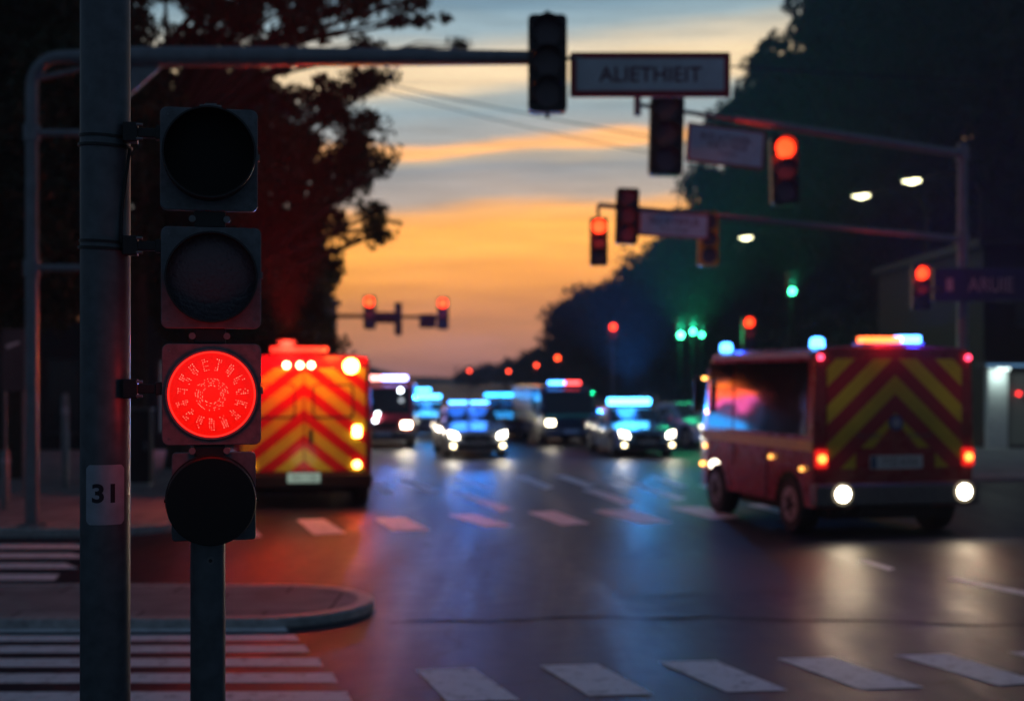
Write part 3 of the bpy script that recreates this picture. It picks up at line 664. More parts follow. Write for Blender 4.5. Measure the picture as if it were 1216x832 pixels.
p, D = at_arm(711, 287, z2); hanging('traffic_light', 'lit red signal at the left tip of the lower right arm', p, 21 / F * D, 57 / F * D, arm_z=z2, lit=0, glow=70, em=5, core=(1, .032, .005))
p, D = at_arm(744.5, 257, z2); hanging('traffic_light', 'slim unlit black signal on the lower right arm beside the small street sign', p, 27 / F * D, 66 / F * D, tilt=R(2))
p, D = at_arm(800, 267, z2, -.3)
board('street_sign', 'small pale street sign on the lower right arm with faded lettering', p, 88 / F * D, 30 / F * D, .22, [('SLI ETEFLB', 0, .07, 62 / F * D, 8 / F * D), ('Tre Voel', 0, -.10, 34 / F * D, 5 / F * D)], border=.04, tilt=R(2))
p, D = at_arm(841, 284, z2, .25); hanging('traffic_light', 'unlit yellow cased signal on the lower right arm, right of the small sign', p, 24 / F * D, 64 / F * D, body='amber_box')
p = P(1093, 330, 31.5); t_ = hanging('traffic_light', 'lit red signal beside the dark blue street name board', p, .42, 1.05, lit=0, glow=70, em=4.5, core=(1, .032, .005)); t_.location.z = p.z - .22
b = MB(); b.tube([(0, .12, .0), (PR.x - p.x, 33 - p.y, .0)], .04, 8); b.build('bracket', M['mast'], t_)
p = P(1172, 338, 32.2); board('street_sign', 'dark blue street name board reading ARUIE on the right mast', p, 128 / F * 32.2, 40 / F * 32.2, 0, [('ARUIE', .08, 0, 54 / F * 32.2, 17 / F * 32.2), ('1', -.9, 0, 8 / F * 32.2, 15 / F * 32.2)], 'sign_blue', 'navy', 'sign_pale', .04)

# ---- posts with signals further on
def post(label, px, py, D, h, lit, glow, em, r=.06, core=None, group='signals along the far street', base_z=0.13, w=None, side=.0):
    p = P(px, py, D); t = thing('traffic_light', label, 'traffic light', (p.x, D, 0), 0, group)
    dz = h * .28 * (1 - lit)
    head(t, (0, 0, p.z - dz), w or h * .38, h, lit=lit, glow=glow, em=em, core=core)
    b = MB(); b.tube([(side, .16, base_z), (side, .16, p.z - dz + h * .45)], r, 10); b.box(min(side, 0) - .03, max(side, 0) + .03, .08, .2, p.z - dz - .05, p.z - dz + .05); b.build('post', M['under'] if lit == 2 else M['mast'], t)
    return t
post('lit red signal on a post just above the fire truck roof', 889, 384, 45, 1.1, 0, 60, 5, core=(1, .032, .005))
post('lone green signal on a post, highest of the green ones', 940, 345, 47, .85, 2, 200, 12, core=(.06, 1, .42))
post('brightest green signal, left of the close green group', 808, 397, 50, .8, 2, 650, 16, core=(.08, 1, .45))
post('middle green signal of the close green group', 822.5, 393, 52, .7, 2, 700, 16, core=(.06, 1, .42))
post('right small green signal of the close green group', 833, 397, 54, .6, 2, 200, 14, core=(.06, 1, .42))
post('lit red signal left of the green group, before dark trees', 728, 389, 60, 1.0, 0, 90, 5.5, core=(1, .032, .005))
post('far orange red signal above the dark van', 662, 425.5, 85, 1.0, 0, 60, 7, core=(1, .07, .015), base_z=0)
post('far red signal just left of the dark van', 637, 434, 115, 1.0, 0, 60, 7, core=(1, .07, .03), base_z=0)
post('tiny far red signal right of the off-roader', 604, 441, 125, 1.0, 0, 60, 7, core=(1, .07, .03), base_z=0)
post('tiny far red signal above the police off-roader', 557.5, 440.5, 135, 1.0, 0, 60, 7, core=(1, .07, .03), base_z=0)

# ---- left far gantry with two lit red signals
DG = 50; zg = P(0, 375, DG).z; xa = P(300, 0, DG).x; xb = P(533, 0, DG).x
lg = thing('mast_arm_pole', 'distant dark mast arm reaching out left of the sunset with two red signals', 'signal mast', (xa, DG, 0))
b = MB(); b.tube([(0, 0, .1), (0, 0, zg + .3)], .13, 12); b.build('pole', M['under'], lg)
b = MB(); b.tube([(0, 0, zg + .03), (xb - xa, 0, zg - .05)], [.09, .06], 10); b.build('arm', M['under'], lg)
b = MB(); x = P(473, 0, DG).x - xa; b.box(x - .13, x + .13, -.14, .14, zg - .72, zg + .5); b.build('camera_housing', M['matt_black'], lg, bevel=.02)
hanging('traffic_light', 'lit red signal on the distant left arm, nearer the ambulance', P(439, 371, DG - .25), .44, 1.25, lit=0, glow=70, em=5.5, core=(1, .04, .006), group='signals along the far street')
hanging('traffic_light', 'lit red signal at the free end of the distant left arm', P(526, 372, DG - .25), .42, 1.2, lit=0, glow=70, em=5.5, core=(1, .04, .006), group='signals along the far street')
board('direction_board', 'small dark plate beside the first signal on the distant arm', P(457, 377, DG - .14), .75, .42, 0, [], 'under', 'matt_black', cat='sign', border=.04)
board('direction_board', 'small dark plate beside the end signal on the distant arm', P(508, 381, DG - .14), .62, .52, 0, [], 'under', 'matt_black', cat='sign', border=.04)

# ---- street lamps on the right
for px, py, D, lab in ((1083, 213, 45.5, 'lit street lamp, highest and rightmost of the three over the fire truck'), (1023, 231, 49, 'lit street lamp, second and middle of the three over the fire truck'), (886, 281, 64, 'lit street lamp, lowest and farthest of the three, nearest the lower sign')):
    p = P(px, py, D); t = thing('street_lamp', lab, 'street lamp', (p.x, D, 0), 0, 'street lamps along the right pavement')
    b = MB(); b.tube([(2.6, .6, .13), (2.6, .6, p.z - .5), (2.3, .5, p.z + .1), (1.6, .35, p.z + .3), (.3, .05, p.z + .1)], [.1, .08, .07, .06, .05], 10); b.build('pole', M['under'], t)
    b = MB(); b.tube([(-.38, 0, p.z + .04), (-.1, 0, p.z + .1), (.4, 0, p.z + .1)], [.10, .17, .08], 14); b.build('lamp_housing', M['under'], t)
    b = MB(); b.tube([(-.32, 0, p.z - .03), (0, 0, p.z - .05), (.28, 0, p.z - .02)], [.06, .13, .06], 16); b.build('lamp_lens', E((1.0, 0.95, 0.55), 6), t)
    lamp((0, -.1, p.z - .3), (1.0, .93, .6), 22, t, .12)

# ---- overhead wires
def wire(label, a, b_, sag, r):
    a, b_ = Vector(a), Vector(b_); m_ = MB(); m_.tube([a.lerp(b_, i / 20) - Vector((0, 0, sag * 4 * (i / 20) * (1 - i / 20))) for i in range(21)], r, 6)
    tag(m_.build('overhead_cable', M['wire']), label, 'cable', 'cables strung across the street')
wire('upper thin cable sagging from the left tree under the big street sign', P(420, 92, 42), P(1060, 205, 70), .3, .022)
wire('lower thin cable just beneath the other, left of the big street sign', P(420, 98, 42), P(980, 208, 70), .5, .018)
wire('cable running right from the big street sign into the dark trees', P(868, 79, 20.3), P(1300, 98, 24), .05, .012)

# ================================================================== foreground: steel pole and the tall signal
DP = 4.4
pp = P(125, 0, DP); fp = thing('steel_pole', 'thick grey steel pole in the near left with a sticker reading 31', 'pole', (pp.x, DP, 0))
b = MB(); b.tube([(0, 0, -.0), (0, 0, 2.5), (0, 0, 6.2)], .0795, 64); b.build('shaft', M['pole'], fp)
b = MB(); b.disc((0, 0, 0), (0, 0, 1), .16, 40, .03); b.build('base_flange', M['pole'], fp)
def zp(py): return P(0, py, DP).z
for py in (164, 175, 288, 296):
    b = MB(); b.ring((0, 0, zp(py) - .004), (.05, -.02, 1), .0785, .0865 if py in (175, 296) else .083, .009, 48); b.build('strap', M['black'], fp)
# sticker wrapped on the pole
yaw_p = math.atan2(-pp.x, DP)
def on_pole(u, z, r): a = -math.pi / 2 + yaw_p + u / r; return (math.cos(a) * r, math.sin(a) * r, z)
sw, zb, zt = .066, zp(620), zp(550); cc = .012
b = MB(); nU = 28; vs = []
for i in range(nU + 1):
    u = -sw + 2 * sw * i / nU; e = max(0, abs(u) - (sw - cc))
    for z in (zb + e, zt - e): vs += [on_pole(u, z, .0803)]
b.add(vs, [(2 * i, 2 * i + 2, 2 * i + 3, 2 * i + 1) for i in range(nU)], True); st = b.build('number_sticker', M['sticker'], fp)
tx = text('31', .074, .062, M['ink'], st, (0, 0, 0), bold=.03)
bt = bmesh.new(); bt.from_mesh(tx.data)
for k in range(-14, 15): bmesh.ops.bisect_plane(bt, geom=bt.verts[:] + bt.edges[:] + bt.faces[:], plane_co=(k * .003, 0, 0), plane_no=(1, 0, 0))
bt.to_mesh(tx.data); bt.free()
for v in tx.data.vertices:
    x, y = v.co.x, v.co.y; v.co = on_pole(x - .006, (zb + zt) / 2 + y + .005, .0809)
tx.rotation_euler = (0, 0, 0)
# cable down the right side of the pole
b = MB(); a0 = R(-28)
pts = []
for k in range(15):
    f = k / 14; z = zp(178) + (zp(290) - zp(178)) * f; ang = R(-12) - R(26) * math.sin(math.pi * min(1, f * 1.1) * .5)
    pts.append((.087 * math.cos(ang), .087 * math.sin(ang), z))
b.tube(pts, .0052, 8); b.build('cable', M['wire'], fp)

u = DP / F
hp = P(250, 0, DP); aim = math.atan2(-hp.x, DP)
ts = thing('traffic_light', 'tall near signal with big round lenses, the third one glowing red with dots', 'traffic light', (hp.x, DP, 0), aim)
def lx(px): return (px - 250) * u
secs = [(248.5, 190, 113, 121), (251, 330, 116, 120), (251.5, 468, 115, 120)]
for i, (cx, cy_, w, h) in enumerate(secs):
    b = MB(); rr_box(b, 0, 0, w * u, h * u, -.012, .03, 8 * u); o = b.build('signal_housing', M['housing'], ts, bevel=.003); o.location = (lx(cx), 0, zp(cy_))
    b = MB(); b.tube([(0, .03, 0), (0, .12, 0), (0, .17, 0)], [.138, .13, .09], 40); b.build('reflector_shell', M['housing'], o)
    r0 = 53.5 * u
    zc = (4 if i == 0 else 0) * u
    b = MB(); b.ring((0, -.012, zc), (0, -1, 0), r0 - .006, r0, {0: .09, 1: .05, 2: .012}[i], 72); b.build('visor', M['black'] if i < 2 else M['housing'], o)
    # dome lens
    b = MB(); nn = 48; vs = [(0, -.034 if i else -.016, zc)]; fs = []
    for j in range(1, 9):
        rr = (r0 - .006) * j / 8; y = -.013 - (.020 if i else .003) * (1 - (j / 8) ** 2)
        vs += [(rr * math.cos(2 * math.pi * k / nn), y, zc + rr * math.sin(2 * math.pi * k / nn)) for k in range(nn)]
    for k in range(nn): fs.append((0, 1 + k, 1 + (k + 1) % nn))
    for j in range(7):
        for k in range(nn): fs.append((1 + j * nn + k, 1 + (j + 1) * nn + k, 1 + (j + 1) * nn + (k + 1) % nn, 1 + j * nn + (k + 1) % nn))
    b.add(vs, fs, True)
    if i == 2:
        lm = emis('red_signal_lens', (1.0, 0.006, 0.003), 1.0, (0.3, 0.01, 0.01)); t = lm.node_tree; bs = t.nodes['Principled BSDF']
        co = t.nodes.new('ShaderNodeTexCoord'); vo = t.nodes.new('ShaderNodeTexVoronoi'); vo.inputs['Scale'].default_value = 150
        t.links.new(co.outputs['Object'], vo.inputs['Vector']); q = t.nodes.new('ShaderNodeMapRange'); q.inputs[1].default_value = 0; q.inputs[2].default_value = .7; q.inputs[3].default_value = .95; q.inputs[4].default_value = .75
        t.links.new(vo.outputs['Distance'], q.inputs[0]); t.links.new(q.outputs[0], bs.inputs['Emission Strength'])
        b.build('lens', lm, o)
        # led dots: sixteen radial clusters, an inner ring of small marks
        dt = MB()
        def dot(x, z, r=.0012):
            rr = min(.99, math.hypot(x, z) / (r0 - .006)); y = -.0135 - .020 * (1 - rr ** 2) - .0012
            k = 6; dt.add([(x + r * math.cos(2 * math.pi * q / k), y, z + r * math.sin(2 * math.pi * q / k)) for q in range(k)], [tuple(range(k))])
        for c_ in range(15):
            a = 2 * math.pi * c_ / 15 + .1
            for row in range(6):
                for cl in (-1, 0, 1):
                    if random.random() < .25: continue
                    rr = (.54 + row * .048) * r0; off = cl * .048 * r0 + random.uniform(-1, 1) * .0007; rr += random.uniform(-1, 1) * .001
                    dot(rr * math.cos(a) - off * math.sin(a), rr * math.sin(a) + off * math.cos(a), random.choice((.0008, .0010, .0012)))
        for c_ in range(62):
            a = 2 * math.pi * c_ / 62
            for rr in (.20, .25, .30, .35):
                if random.random() < .6: continue
                rr2 = (rr + random.uniform(-.01, .01)) * r0; dot(rr2 * math.cos(a), rr2 * math.sin(a), .0009)
        tag(dt.build('led_dots', E((1.0, 0.34, 0.24), 2.6), o), kind='stuff')
        b = MB(); b.ring((0, -.013, 0), (0, -1, 0), r0 - .013, r0 - .0075, .004, 72); b.build('lens_rim', E((1, .02, .012), 1.6), o)
    elif i == 1: b.build('lens', M['lens_dark'], o)
    else: b.build('lens', M['matt_black'], o)
    # small hinge clip and screws
    b = MB(); b.box(w * u / 2 - .001, w * u / 2 + .006, -.01, .012, -.006 + .006, .022); b.build('door_latch', M['galv'], o, bevel=.001)
    for sx, sz in ((-1, 1), (1, 1), (1, -1), (-1, -1)):
        b = MB(); b.disc((sx * (w / 2 - 9) * u, -.0118, sz * (h / 2 - 9) * u), (0, -1, 0), .0034, 14, .0025); b.build('screw', M['galv'], o)
b = MB(); b.box(-.035, .035, -.01, .03, zp(130) + .001, zp(125)); b.box(-.02, .02, -.005, .025, zp(125), zp(123)); b.build('top_clip', M['galv'], ts, bevel=.002)
for ya, yb in ((251, 270), (390, 408), (528, 542)):
    b = MB(); b.box(-.052, .048, .0, .05, zp(yb) + .0005, zp(ya) - .0005); b.build('coupling', M['black'], ts, bevel=.003)
    for x in (-.058, .052):
        b = MB(); b.disc((x, .0, (zp(ya) + zp(yb)) / 2), (0, -1, 0), .011, 16, .012); b.build('coupling_bolt', M['galv'], ts)
# fourth, capped section
b = MB(); rr_box(b, lx(254), zp(590), 98 * u, 104 * u, .01, .09, .012); b.build('lower_housing', M['housing'], ts, bevel=.003)
b = MB(); b.tube([(lx(251), .01, zp(592)), (lx(251), -.10, zp(592)), (lx(251), -.108, zp(592))], [51.5 * u, 51.5 * u, 50.3 * u], 72)
o = b.build('round_cap', mat('cap_black', (0.004, 0.004, 0.004), 0.55), ts)
b = MB(); b.ring((lx(251), .012, zp(592)), (0, -1, 0), 51.8 * u, 53.2 * u, .03, 72); b.build('cap_band', mat('glossy_band', (0.03, 0.03, 0.03), 0.15, 0, .1), ts)
for s in (-1, 1):
    b = MB(); b.disc((lx(251) + s * 51 * u, -.05, zp(592)), (s, 0, 0), .006, 12, .008); b.build('cap_screw', M['black'], ts)
b = MB(); b.tube([(lx(247), .03, 0), (lx(247), .03, zp(640))], 20.5 * u, 48); b.disc((lx(247), .03, 0), (0, 0, 1), .12, 32, .025); b.build('post', M['pole'], ts)
b = MB(); b.disc((lx(250), .03 - 20.3 * u, zp(664)), (0, -1, 0), .012, 20, .003); b.build('rivet', M['galv'], ts)
b = MB(); b.disc((lx(250), .03 - 20.3 * u - .002, zp(664)), (0, -1, 0), .006, 14, .004); b.build('rivet_pin', M['black'], ts)
# brackets to the pole
for py in (160, 293, 461):
    z = zp(py); x0 = lx(154); x1 = lx(193)
    b = MB(); b.box(x0 - .005, x1 + .01, .0, .035, z - .016, z + .014); b.box(x0 - .012, x0 + .035, -.012, .045, z - .032, z + .030); b.box(x1 - .018, x1 + .006, -.005, .04, z - .021, z + .021)
    b.build('pole_bracket', M['black'], ts, bevel=.003)
    for dz in (-.024, .022):
        b = MB(); b.tube([(x0 + .03, -.01, z + dz), (x0 + .05, -.01, z + dz)], .005, 8); b.build('bracket_bolt', M['galv'], ts)
lamp((lx(251.5), -.12, zp(468)), (1, .02, .01), 1.2, ts, .1)

# ================================================================== vehicles
def spot_lamp(parent, loc, c, w, aim=(0, -1, -.06), ang=150, r=.05): return lamp(loc, c, w, parent, r, ang, aim)
def loft(L, W, top, belt, wid, wtop, axles, wr, zbot, name, m, parent, step=.06, mid=.78, boxy=False):
    """vehicle shell: local y from -L/2 to L/2, stations with wheel arches; returns a sampler (y, f) -> outside point on the cabin side"""
    ys = sorted(set([round(-L / 2 + i * L / round(L / step), 4) for i in range(round(L / step) + 1)]))
    ft = lambda y: np.interp(y, *zip(*top)); fb = lambda y: np.interp(y, *zip(*belt)); fw = lambda y: np.interp(y, *zip(*wid)) * W / 2
    ra = wr + .07
    def sec(y):
        zt, zb_, w = ft(y), fb(y), fw(y); zb_ = min(zb_, zt - .03)
        z0 = zbot
        for a in axles:
            if abs(y - a) < ra: z0 = max(z0, wr + math.sqrt(ra * ra - (y - a) ** 2))
        if boxy: wt = w * wtop; return [(0, zt + .03), (wt * .6, zt + .022), (wt * .94, zt), (wt, zt - .07), (w, zb_), (w, max(mid, z0 + .03)), (w * .99, z0)]
        cab = max(0, min(1, (zt - zb_) / .35)); wt = w * (1 - (1 - wtop) * cab)
        return [(0, zt + .03), (wt * .6, zt + .015), (wt * .9, zt - .015 - .02 * (1 - cab)), (wt, zt - .06 * cab - .022), (w * .985, zb_ - .0), (w, max(mid - .1, z0 + .03)), (w * .97, z0)]
    b = MB(); K = 7; vs = []
    for y in ys:
        q = sec(y); vs += [(x, y, z) for x, z in q] + [(-x, y, z) for x, z in q[1:]]
    T = 2 * K - 1; order = list(range(K - 1, 0, -1)) + [0] + list(range(K, T)); fs = []
    for i in range(len(ys) - 1):
        for j in range(len(order) - 1): fs.append((i * T + order[j], i * T + order[j + 1], (i + 1) * T + order[j + 1], (i + 1) * T + order[j]))
    fs.append(tuple(order)); fs.append(tuple((len(ys) - 1) * T + k for k in order[::-1]))
    b.add(vs, fs, not boxy); o = b.build(name, m, parent)
    if boxy:
        mod = o.modifiers.new('bevel', 'BEVEL'); mod.width = .035; mod.segments = 3; mod.limit_method = 'ANGLE'; mod.angle_limit = R(50)
    return ft, fb, fw, sec
def wheel(parent, x, y, r, w=.24):
    b = MB(); s = 1 if x > 0 else -1
    b.tube([(x - s * w, y, r), (x - s * w * .95, y, r), (x - s * w * .1, y, r), (x, y, r)], [r * .93, r, r, r * .92], 28)
    t = b.build('wheel', M['rubber'], parent)
    b = MB(); b.disc((x - s * .01, y, r), (s, 0, 0), r * .62, 24, .015); rm = b.build('rim', M['rim'], t)
    b = MB(); st_ = [((x + s * .006), y + math.cos(math.pi * k / 5) * r * (.52 if k % 2 else .2), r + math.sin(math.pi * k / 5) * r * (.52 if k % 2 else .2)) for k in range(10)]
    b.add(st_ + [(p[0] + s * .004, p[1], p[2]) for p in st_], [tuple(range(10)), tuple(range(19, 9, -1))] + [(k, (k + 1) % 10, 10 + (k + 1) % 10, 10 + k) for k in range(10)])
    b.build('rim_star', M['rubber'], t)
def quadpatch(parent, name, m, pts, off=.006):
    pts = [Vector(p) for p in pts]; n = (pts[1] - pts[0]).cross(pts[2] - pts[0]).normalized(); b = MB()
    k = len(pts); b.add([p - n * off for p in pts] + [p + n * off for p in pts], [tuple(range(k)), tuple(range(2 * k - 1, k - 1, -1))] + [(i, (i + 1) % k, k + (i + 1) % k, k + i) for i in range(k)])
    return b.build(name, m, parent)
CY, BL = (0.10, 0.55, 1.0), (0.03, 0.10, 1.0)
def lightbar(parent, y, z, w, segs, depth=.28, h=.10, name='light_bar', near=.22):
    """segs: (x0, x1, colour, strength, watts)"""
    b = MB(); b.box(-w / 2, w / 2, y - depth / 2, y + depth / 2, z, z + .035); o = b.build(name, M['black'], parent, bevel=.01)
    for x0, x1, c, s, wt in segs:
        q = MB(); q.box(x0, x1, y - depth / 2 + .01, y + depth / 2 - .01, z + .036, z + .036 + h); q.build('beacon_lens', E(c, s), o, bevel=.02)
        if wt: halo_beacon(((x0 + x1) / 2, y + .0, z + .32 + h), (c[0] * .5, c[1] * .62, c[2]), wt * .8, o, .3, .04, 108, (0, 0, 1)); lamp(((x0 + x1) / 2, y - depth / 2 - .06, z + .09), (c[0] * .3, c[1] * .75, c[2]), wt * near * (4.5 if wt > 2000 else 2.2), o, .05, 34, (0, -1, .03))
    return o
def police_car(name, label, cat, loc, rz, H=1.45, W=1.85, L=4.7, paint='silver', bar=None, hl=(18, 260), suv=False, band=None, orange=False, fog=True):
    t = thing(name, label, cat, loc, rz); h2 = L / 2; hood = .98 if not suv else 1.06; wr = .33 if not suv else .37
    hz0 = .70 if not suv else .78
    top = [(-h2, .60), (-h2 + .06, hz0 - .02), (-h2 + .25, hz0 + .07), (-h2 + 1.25, hood), (-h2 + 2.0, H - .04), (-h2 + 2.4, H), (h2 - 1.3 if not suv else h2 - .7, H - .02), (h2 - .5 if not suv else h2 - .22, hood + .12), (h2 - .05, hood + (.0 if not suv else .05)), (h2, .8)]
    belt = [(-h2, .52), (-h2 + .25, hz0), (-h2 + 1.25, hood - .06), (h2 - .2, hood - .02), (h2, .7)]
    wid = [(-h2, .78), (-h2 + .12, .90), (-h2 + .5, .98), (0, 1.0), (h2 - .5, .98), (h2, .86)]
    ax = (-h2 + .9, h2 - .95)
    ft, fb, fw, sec = loft(L, W, top, belt, wid, .76, ax, wr, .24, 'body', M[paint], t)
    u_ = MB(); u_.box(-W / 2 + .28, W / 2 - .28, -h2 + .15, h2 - .15, .2, .42); u_.build('underbody', M['under'], t)
    for y in ax:
        for s in (-1, 1): wheel(t, s * (W / 2 - .03), y, wr)
    # glass: windscreen, side windows, rear window
    y0, y1 = -h2 + 1.32, -h2 + 1.98
    def at(y, f, ins=0.0):
        q = sec(y); (xa, za), (xb, zb_) = q[3], q[4]; return (xb + (xa - xb) * f + .004 - ins, y, zb_ + (za - zb_) * f)
    wsx0, wsx1 = sec(y0)[3][0] * .90, sec(y1)[3][0] * .90
    quadpatch(t, 'windscreen', M['glass'], [(-wsx0, y0, ft(y0) + .012), (wsx0, y0, ft(y0) + .012), (wsx1, y1, ft(y1) + .012), (-wsx1, y1, ft(y1) + .012)], .012)
    ye = h2 - 1.25 if not suv else h2 - .7
    for a, c_ in ((-h2 + 1.95, -h2 + 2.75), (-h2 + 2.85, ye)):
        for s in (-1, 1):
            pts = [at(a, .12), at(c_, .12), at(c_, .84), at(a + .08, .84)]
            quadpatch(t, 'side_window', M['glass'], [(s * p[0], p[1], p[2]) for p in pts], .004)
    yr0, yr1 = (h2 - 1.2, h2 - .6) if not suv else (h2 - .66, h2 - .26)
    quadpatch(t, 'rear_window', M['glass'], [(-wsx1, yr0, ft(yr0) + .01), (wsx1, yr0, ft(yr0) + .01), (wsx1, yr1, ft(yr1) + .01), (-wsx1, yr1, ft(yr1) + .01)], .012)
    # grille, bumper, plate
    b = MB(); b.box(-.42, .42, -h2 - .02, -h2 + .1, .50, .66); b.build('grille', M['black'], t, bevel=.02)
    b = MB(); b.box(-.62, .62, -h2 - .025, -h2 + .1, .27, .42); b.build('lower_intake', M['black'], t, bevel=.02)
    b = MB(); rr_box(b, 0, .455, .5, .11, -h2 - .035, -h2 - .01, .01); b.build('number_plate', M['plate'], t)
    b = MB(); b.disc((0, -h2 - .02, .59), (0, -1, 0), .05, 20, .015); b.build('badge', M['rim'], t)
    for s in (-1, 1):
        xo = W * .40
        hx = [(s * (xo - .20), -h2 + .005, hz0 - .13), (s * (xo + .04), -h2 + .08, hz0 - .10), (s * (xo + .07), -h2 + .16, hz0 + .07), (s * (xo - .16), -h2 + .03, hz0 + .01)]
        o = quadpatch(t, 'headlight', E((1.0, .90, .70), hl[0]), hx if s > 0 else hx, .035)
        if hl[1]: spot_lamp(o, (s * xo, -h2 - .08, hz0 - .04), (1, .90, .72), hl[1])
        if fog:
            b = MB(); b.disc((s * (xo - .04), -h2 + .02, .37), (0, -1, 0), .06, 18, .05); b.build('fog_lamp', E((1, .8, .45), hl[0] * .5), t)
        b = MB(); b.box(s * (W / 2 - .02) - .10, s * (W / 2 - .02) + .10, -h2 + 1.62, -h2 + 1.76, hood + .0, hood + .15)
        b.build('wing_mirror', M[paint], t, bevel=.03).location = (s * .10, 0, 0)
        b = MB(); b.box(s * (W / 2 - .16) - .1, s * (W / 2 - .16) + .1, h2 - .06, h2 + .01, .8, .95); b.build('tail_light', M['sign_red'], t, bevel=.01)
        if band:
            b = MB(); x = s * (W / 2 + .004); b.box(x - .006, x + .006, -.5, 1.1, .62, .82); b.build('side_band', M[band], t)
    if bar: lightbar(t, -.1 if not suv else -.3, H + .035, *bar)
    return t

# --- the police off-roader in the middle
def gx(px, D): return (px - HX) / F * D
police_car('police_car', 'silver police off-roader in the middle of the road with twin blue roof lights', 'police car', (gx(556, 41), 41, 0), R(9), H=1.46, W=1.9, L=4.6, suv=False, paint='silver',
           bar=(1.22, [(-.60, -.06, (.06, .30, 1), 12, 900), (.06, .60, (.06, .30, 1), 12, 900)], .24, .075), hl=(26, 45))
police_car('police_car', 'blue police saloon right of the oncoming group under the widest cyan roof light', 'police car', (gx(746, 41.5), 41.5, 0), R(9), H=1.42, W=1.88, L=4.8, paint='blue',
           bar=(1.3, [(-.64, .64, (.06, .42, 1), 15, 2600)], .36, .19), hl=(20, 30))
police_car('police_car', 'silver police car between the red van and the off-roader with two blue roof lights', 'police car', (gx(506, 54), 54, 0), R(8), H=1.4, W=1.8, L=4.5, paint='silver',
           bar=(1.2, [(-.58, .58, (.06, .42, 1), 12, 500)], .3, .14), hl=(22, 30))
police_car('police_car', 'dark blue police car farthest back, above the silver one', 'police car', (gx(498, 72), 72, 0), 0, H=1.45, W=1.8, L=4.5, paint='navy',
           bar=(1.2, [(-.6, .6, (.06, .42, 1), 12, 300)], .3, .16), hl=(10, 8))
police_car('police_car', 'dark police car behind the off-roader showing only its cyan roof light', 'police car', (gx(594, 52), 52, 0), R(6), H=1.5, W=1.85, L=4.6, paint='navy',
           bar=(1.2, [(-.6, -.05, (.03, .40, 1), 8, 200), (.0, .6, (.03, .40, 1), 8, 200)], .3, .12), hl=(.6, 0))
police_car('parked_car', 'silver unmarked car partly hidden behind the front of the fire truck', 'car', (gx(816, 46), 46, 0), R(24), H=1.45, W=1.8, L=4.4, paint='silver', hl=(4, 3), fog=False)

# --- box bodied vehicles
def box_vehicle(name, label, cat, loc, rz, L, W, H, m, wr, axles, front, mid=.9, zb=.42, cab=True):
    """front: +1 when the nose points along +y (tail to the camera), -1 when it faces the camera"""
    t = thing(name, label, cat, loc, rz); h2 = L / 2
    nose = [(h2, H - 1.35), (h2 - .12, H - 1.05), (h2 - .5, H - .18), (h2 - .8, H)] if cab else [(h2, H - .02)]
    top = [(-h2, H), (-h2 + .01, H)] + nose[::-1]
    top = [(y, z) for y, z in top]
    belt = [(-h2, H - .9), (h2, H - 1.5)]
    wid = [(-h2, 1), (h2 - .5, 1), (h2, .93)]
    if front < 0:
        top = [(-y, z) for y, z in top[::-1]]; belt = [(-h2, H - 1.5), (h2, H - .9)]; wid = [(-h2, .93), (-h2 + .5, 1), (h2, 1)]
    ft, fb, fw, sec = loft(L, W, top, belt, wid, .975, axles, wr, zb, 'body', m, t, boxy=True, mid=mid)
    u_ = MB(); u_.box(-W / 2 + .32, W / 2 - .32, -h2 + .15, h2 - .15, .26, .7); u_.build('underbody', M['under'], t)
    for y in axles:
        for s in (-1, 1): wheel(t, s * (W / 2 - .02), y, wr, .30)
    return t, ft, fw

# --- fire truck on the right, tail to the camera
LT, WT, HT = 4.7, 2.62, 2.80
yaw = R(13.4); ux, uy = -math.sin(yaw), math.cos(yaw)
rcx, rcy = 4.42 + math.cos(yaw) * WT / 2, 19.75 + math.sin(yaw) * WT / 2
ft_, ftop, fw_ = box_vehicle('fire_truck', 'red fire truck at the right seen from behind with yellow chevrons and white lights', 'fire truck', (rcx + ux * LT / 2, rcy + uy * LT / 2, 0), yaw, LT, WT, HT, M['red'], .43, (-LT / 2 + .85, LT / 2 - .85), 1, mid=1.0, zb=.44)
yb = -LT / 2
pn = MB(); rr_box(pn, 0, 1.83, WT - .42, 1.62, yb - .022, yb + .02, .05); pn.build('rear_panel', chevron('dull_chevrons', 2.40, .56, .92, (0.36, 0.003, 0.026), (0.58, 0.42, 0.02)), ft_)
rc = M['red']
b = MB(); rr_box(b, 0, 1.12, 1.28, .40, yb - .045, yb - .0225, .03); b.build('plate_recess', rc, ft_)
b = MB(); b.add([(-.36, yb - .04, 1.32), (.36, yb - .04, 1.32), (.0, yb - .04, 1.72), (-.36, yb - .0225, 1.32), (.36, yb - .0225, 1.32), (.0, yb - .0225, 1.72)], [(0, 1, 2), (5, 4, 3), (0, 3, 4, 1), (1, 4, 5, 2), (2, 5, 3, 0)]); b.build('handle_cover', rc, ft_)
b = MB(); b.disc((0, yb - .024, 1.69), (0, -1, 0), .115, 28, .026); em_ = b.build('round_emblem', mat('emblem_blue', (.05, .08, .22), .4), ft_)
b = MB(); b.disc((0, yb - .05, 1.69), (0, -1, 0), .07, 20, .004); b.build('emblem_centre', M['sign_pale'], em_)
for s in (-1, 1): text('FEUERV' if s < 0 else 'EHRNOT', .40, .075, M['bumper'], ft_, (s * .42, yb - .026, 1.50))
b = MB(); rr_box(b, 0, 1.11, .86, .20, yb - .062, yb - .046, .015); pl = b.build('number_plate', M['plate'], ft_)
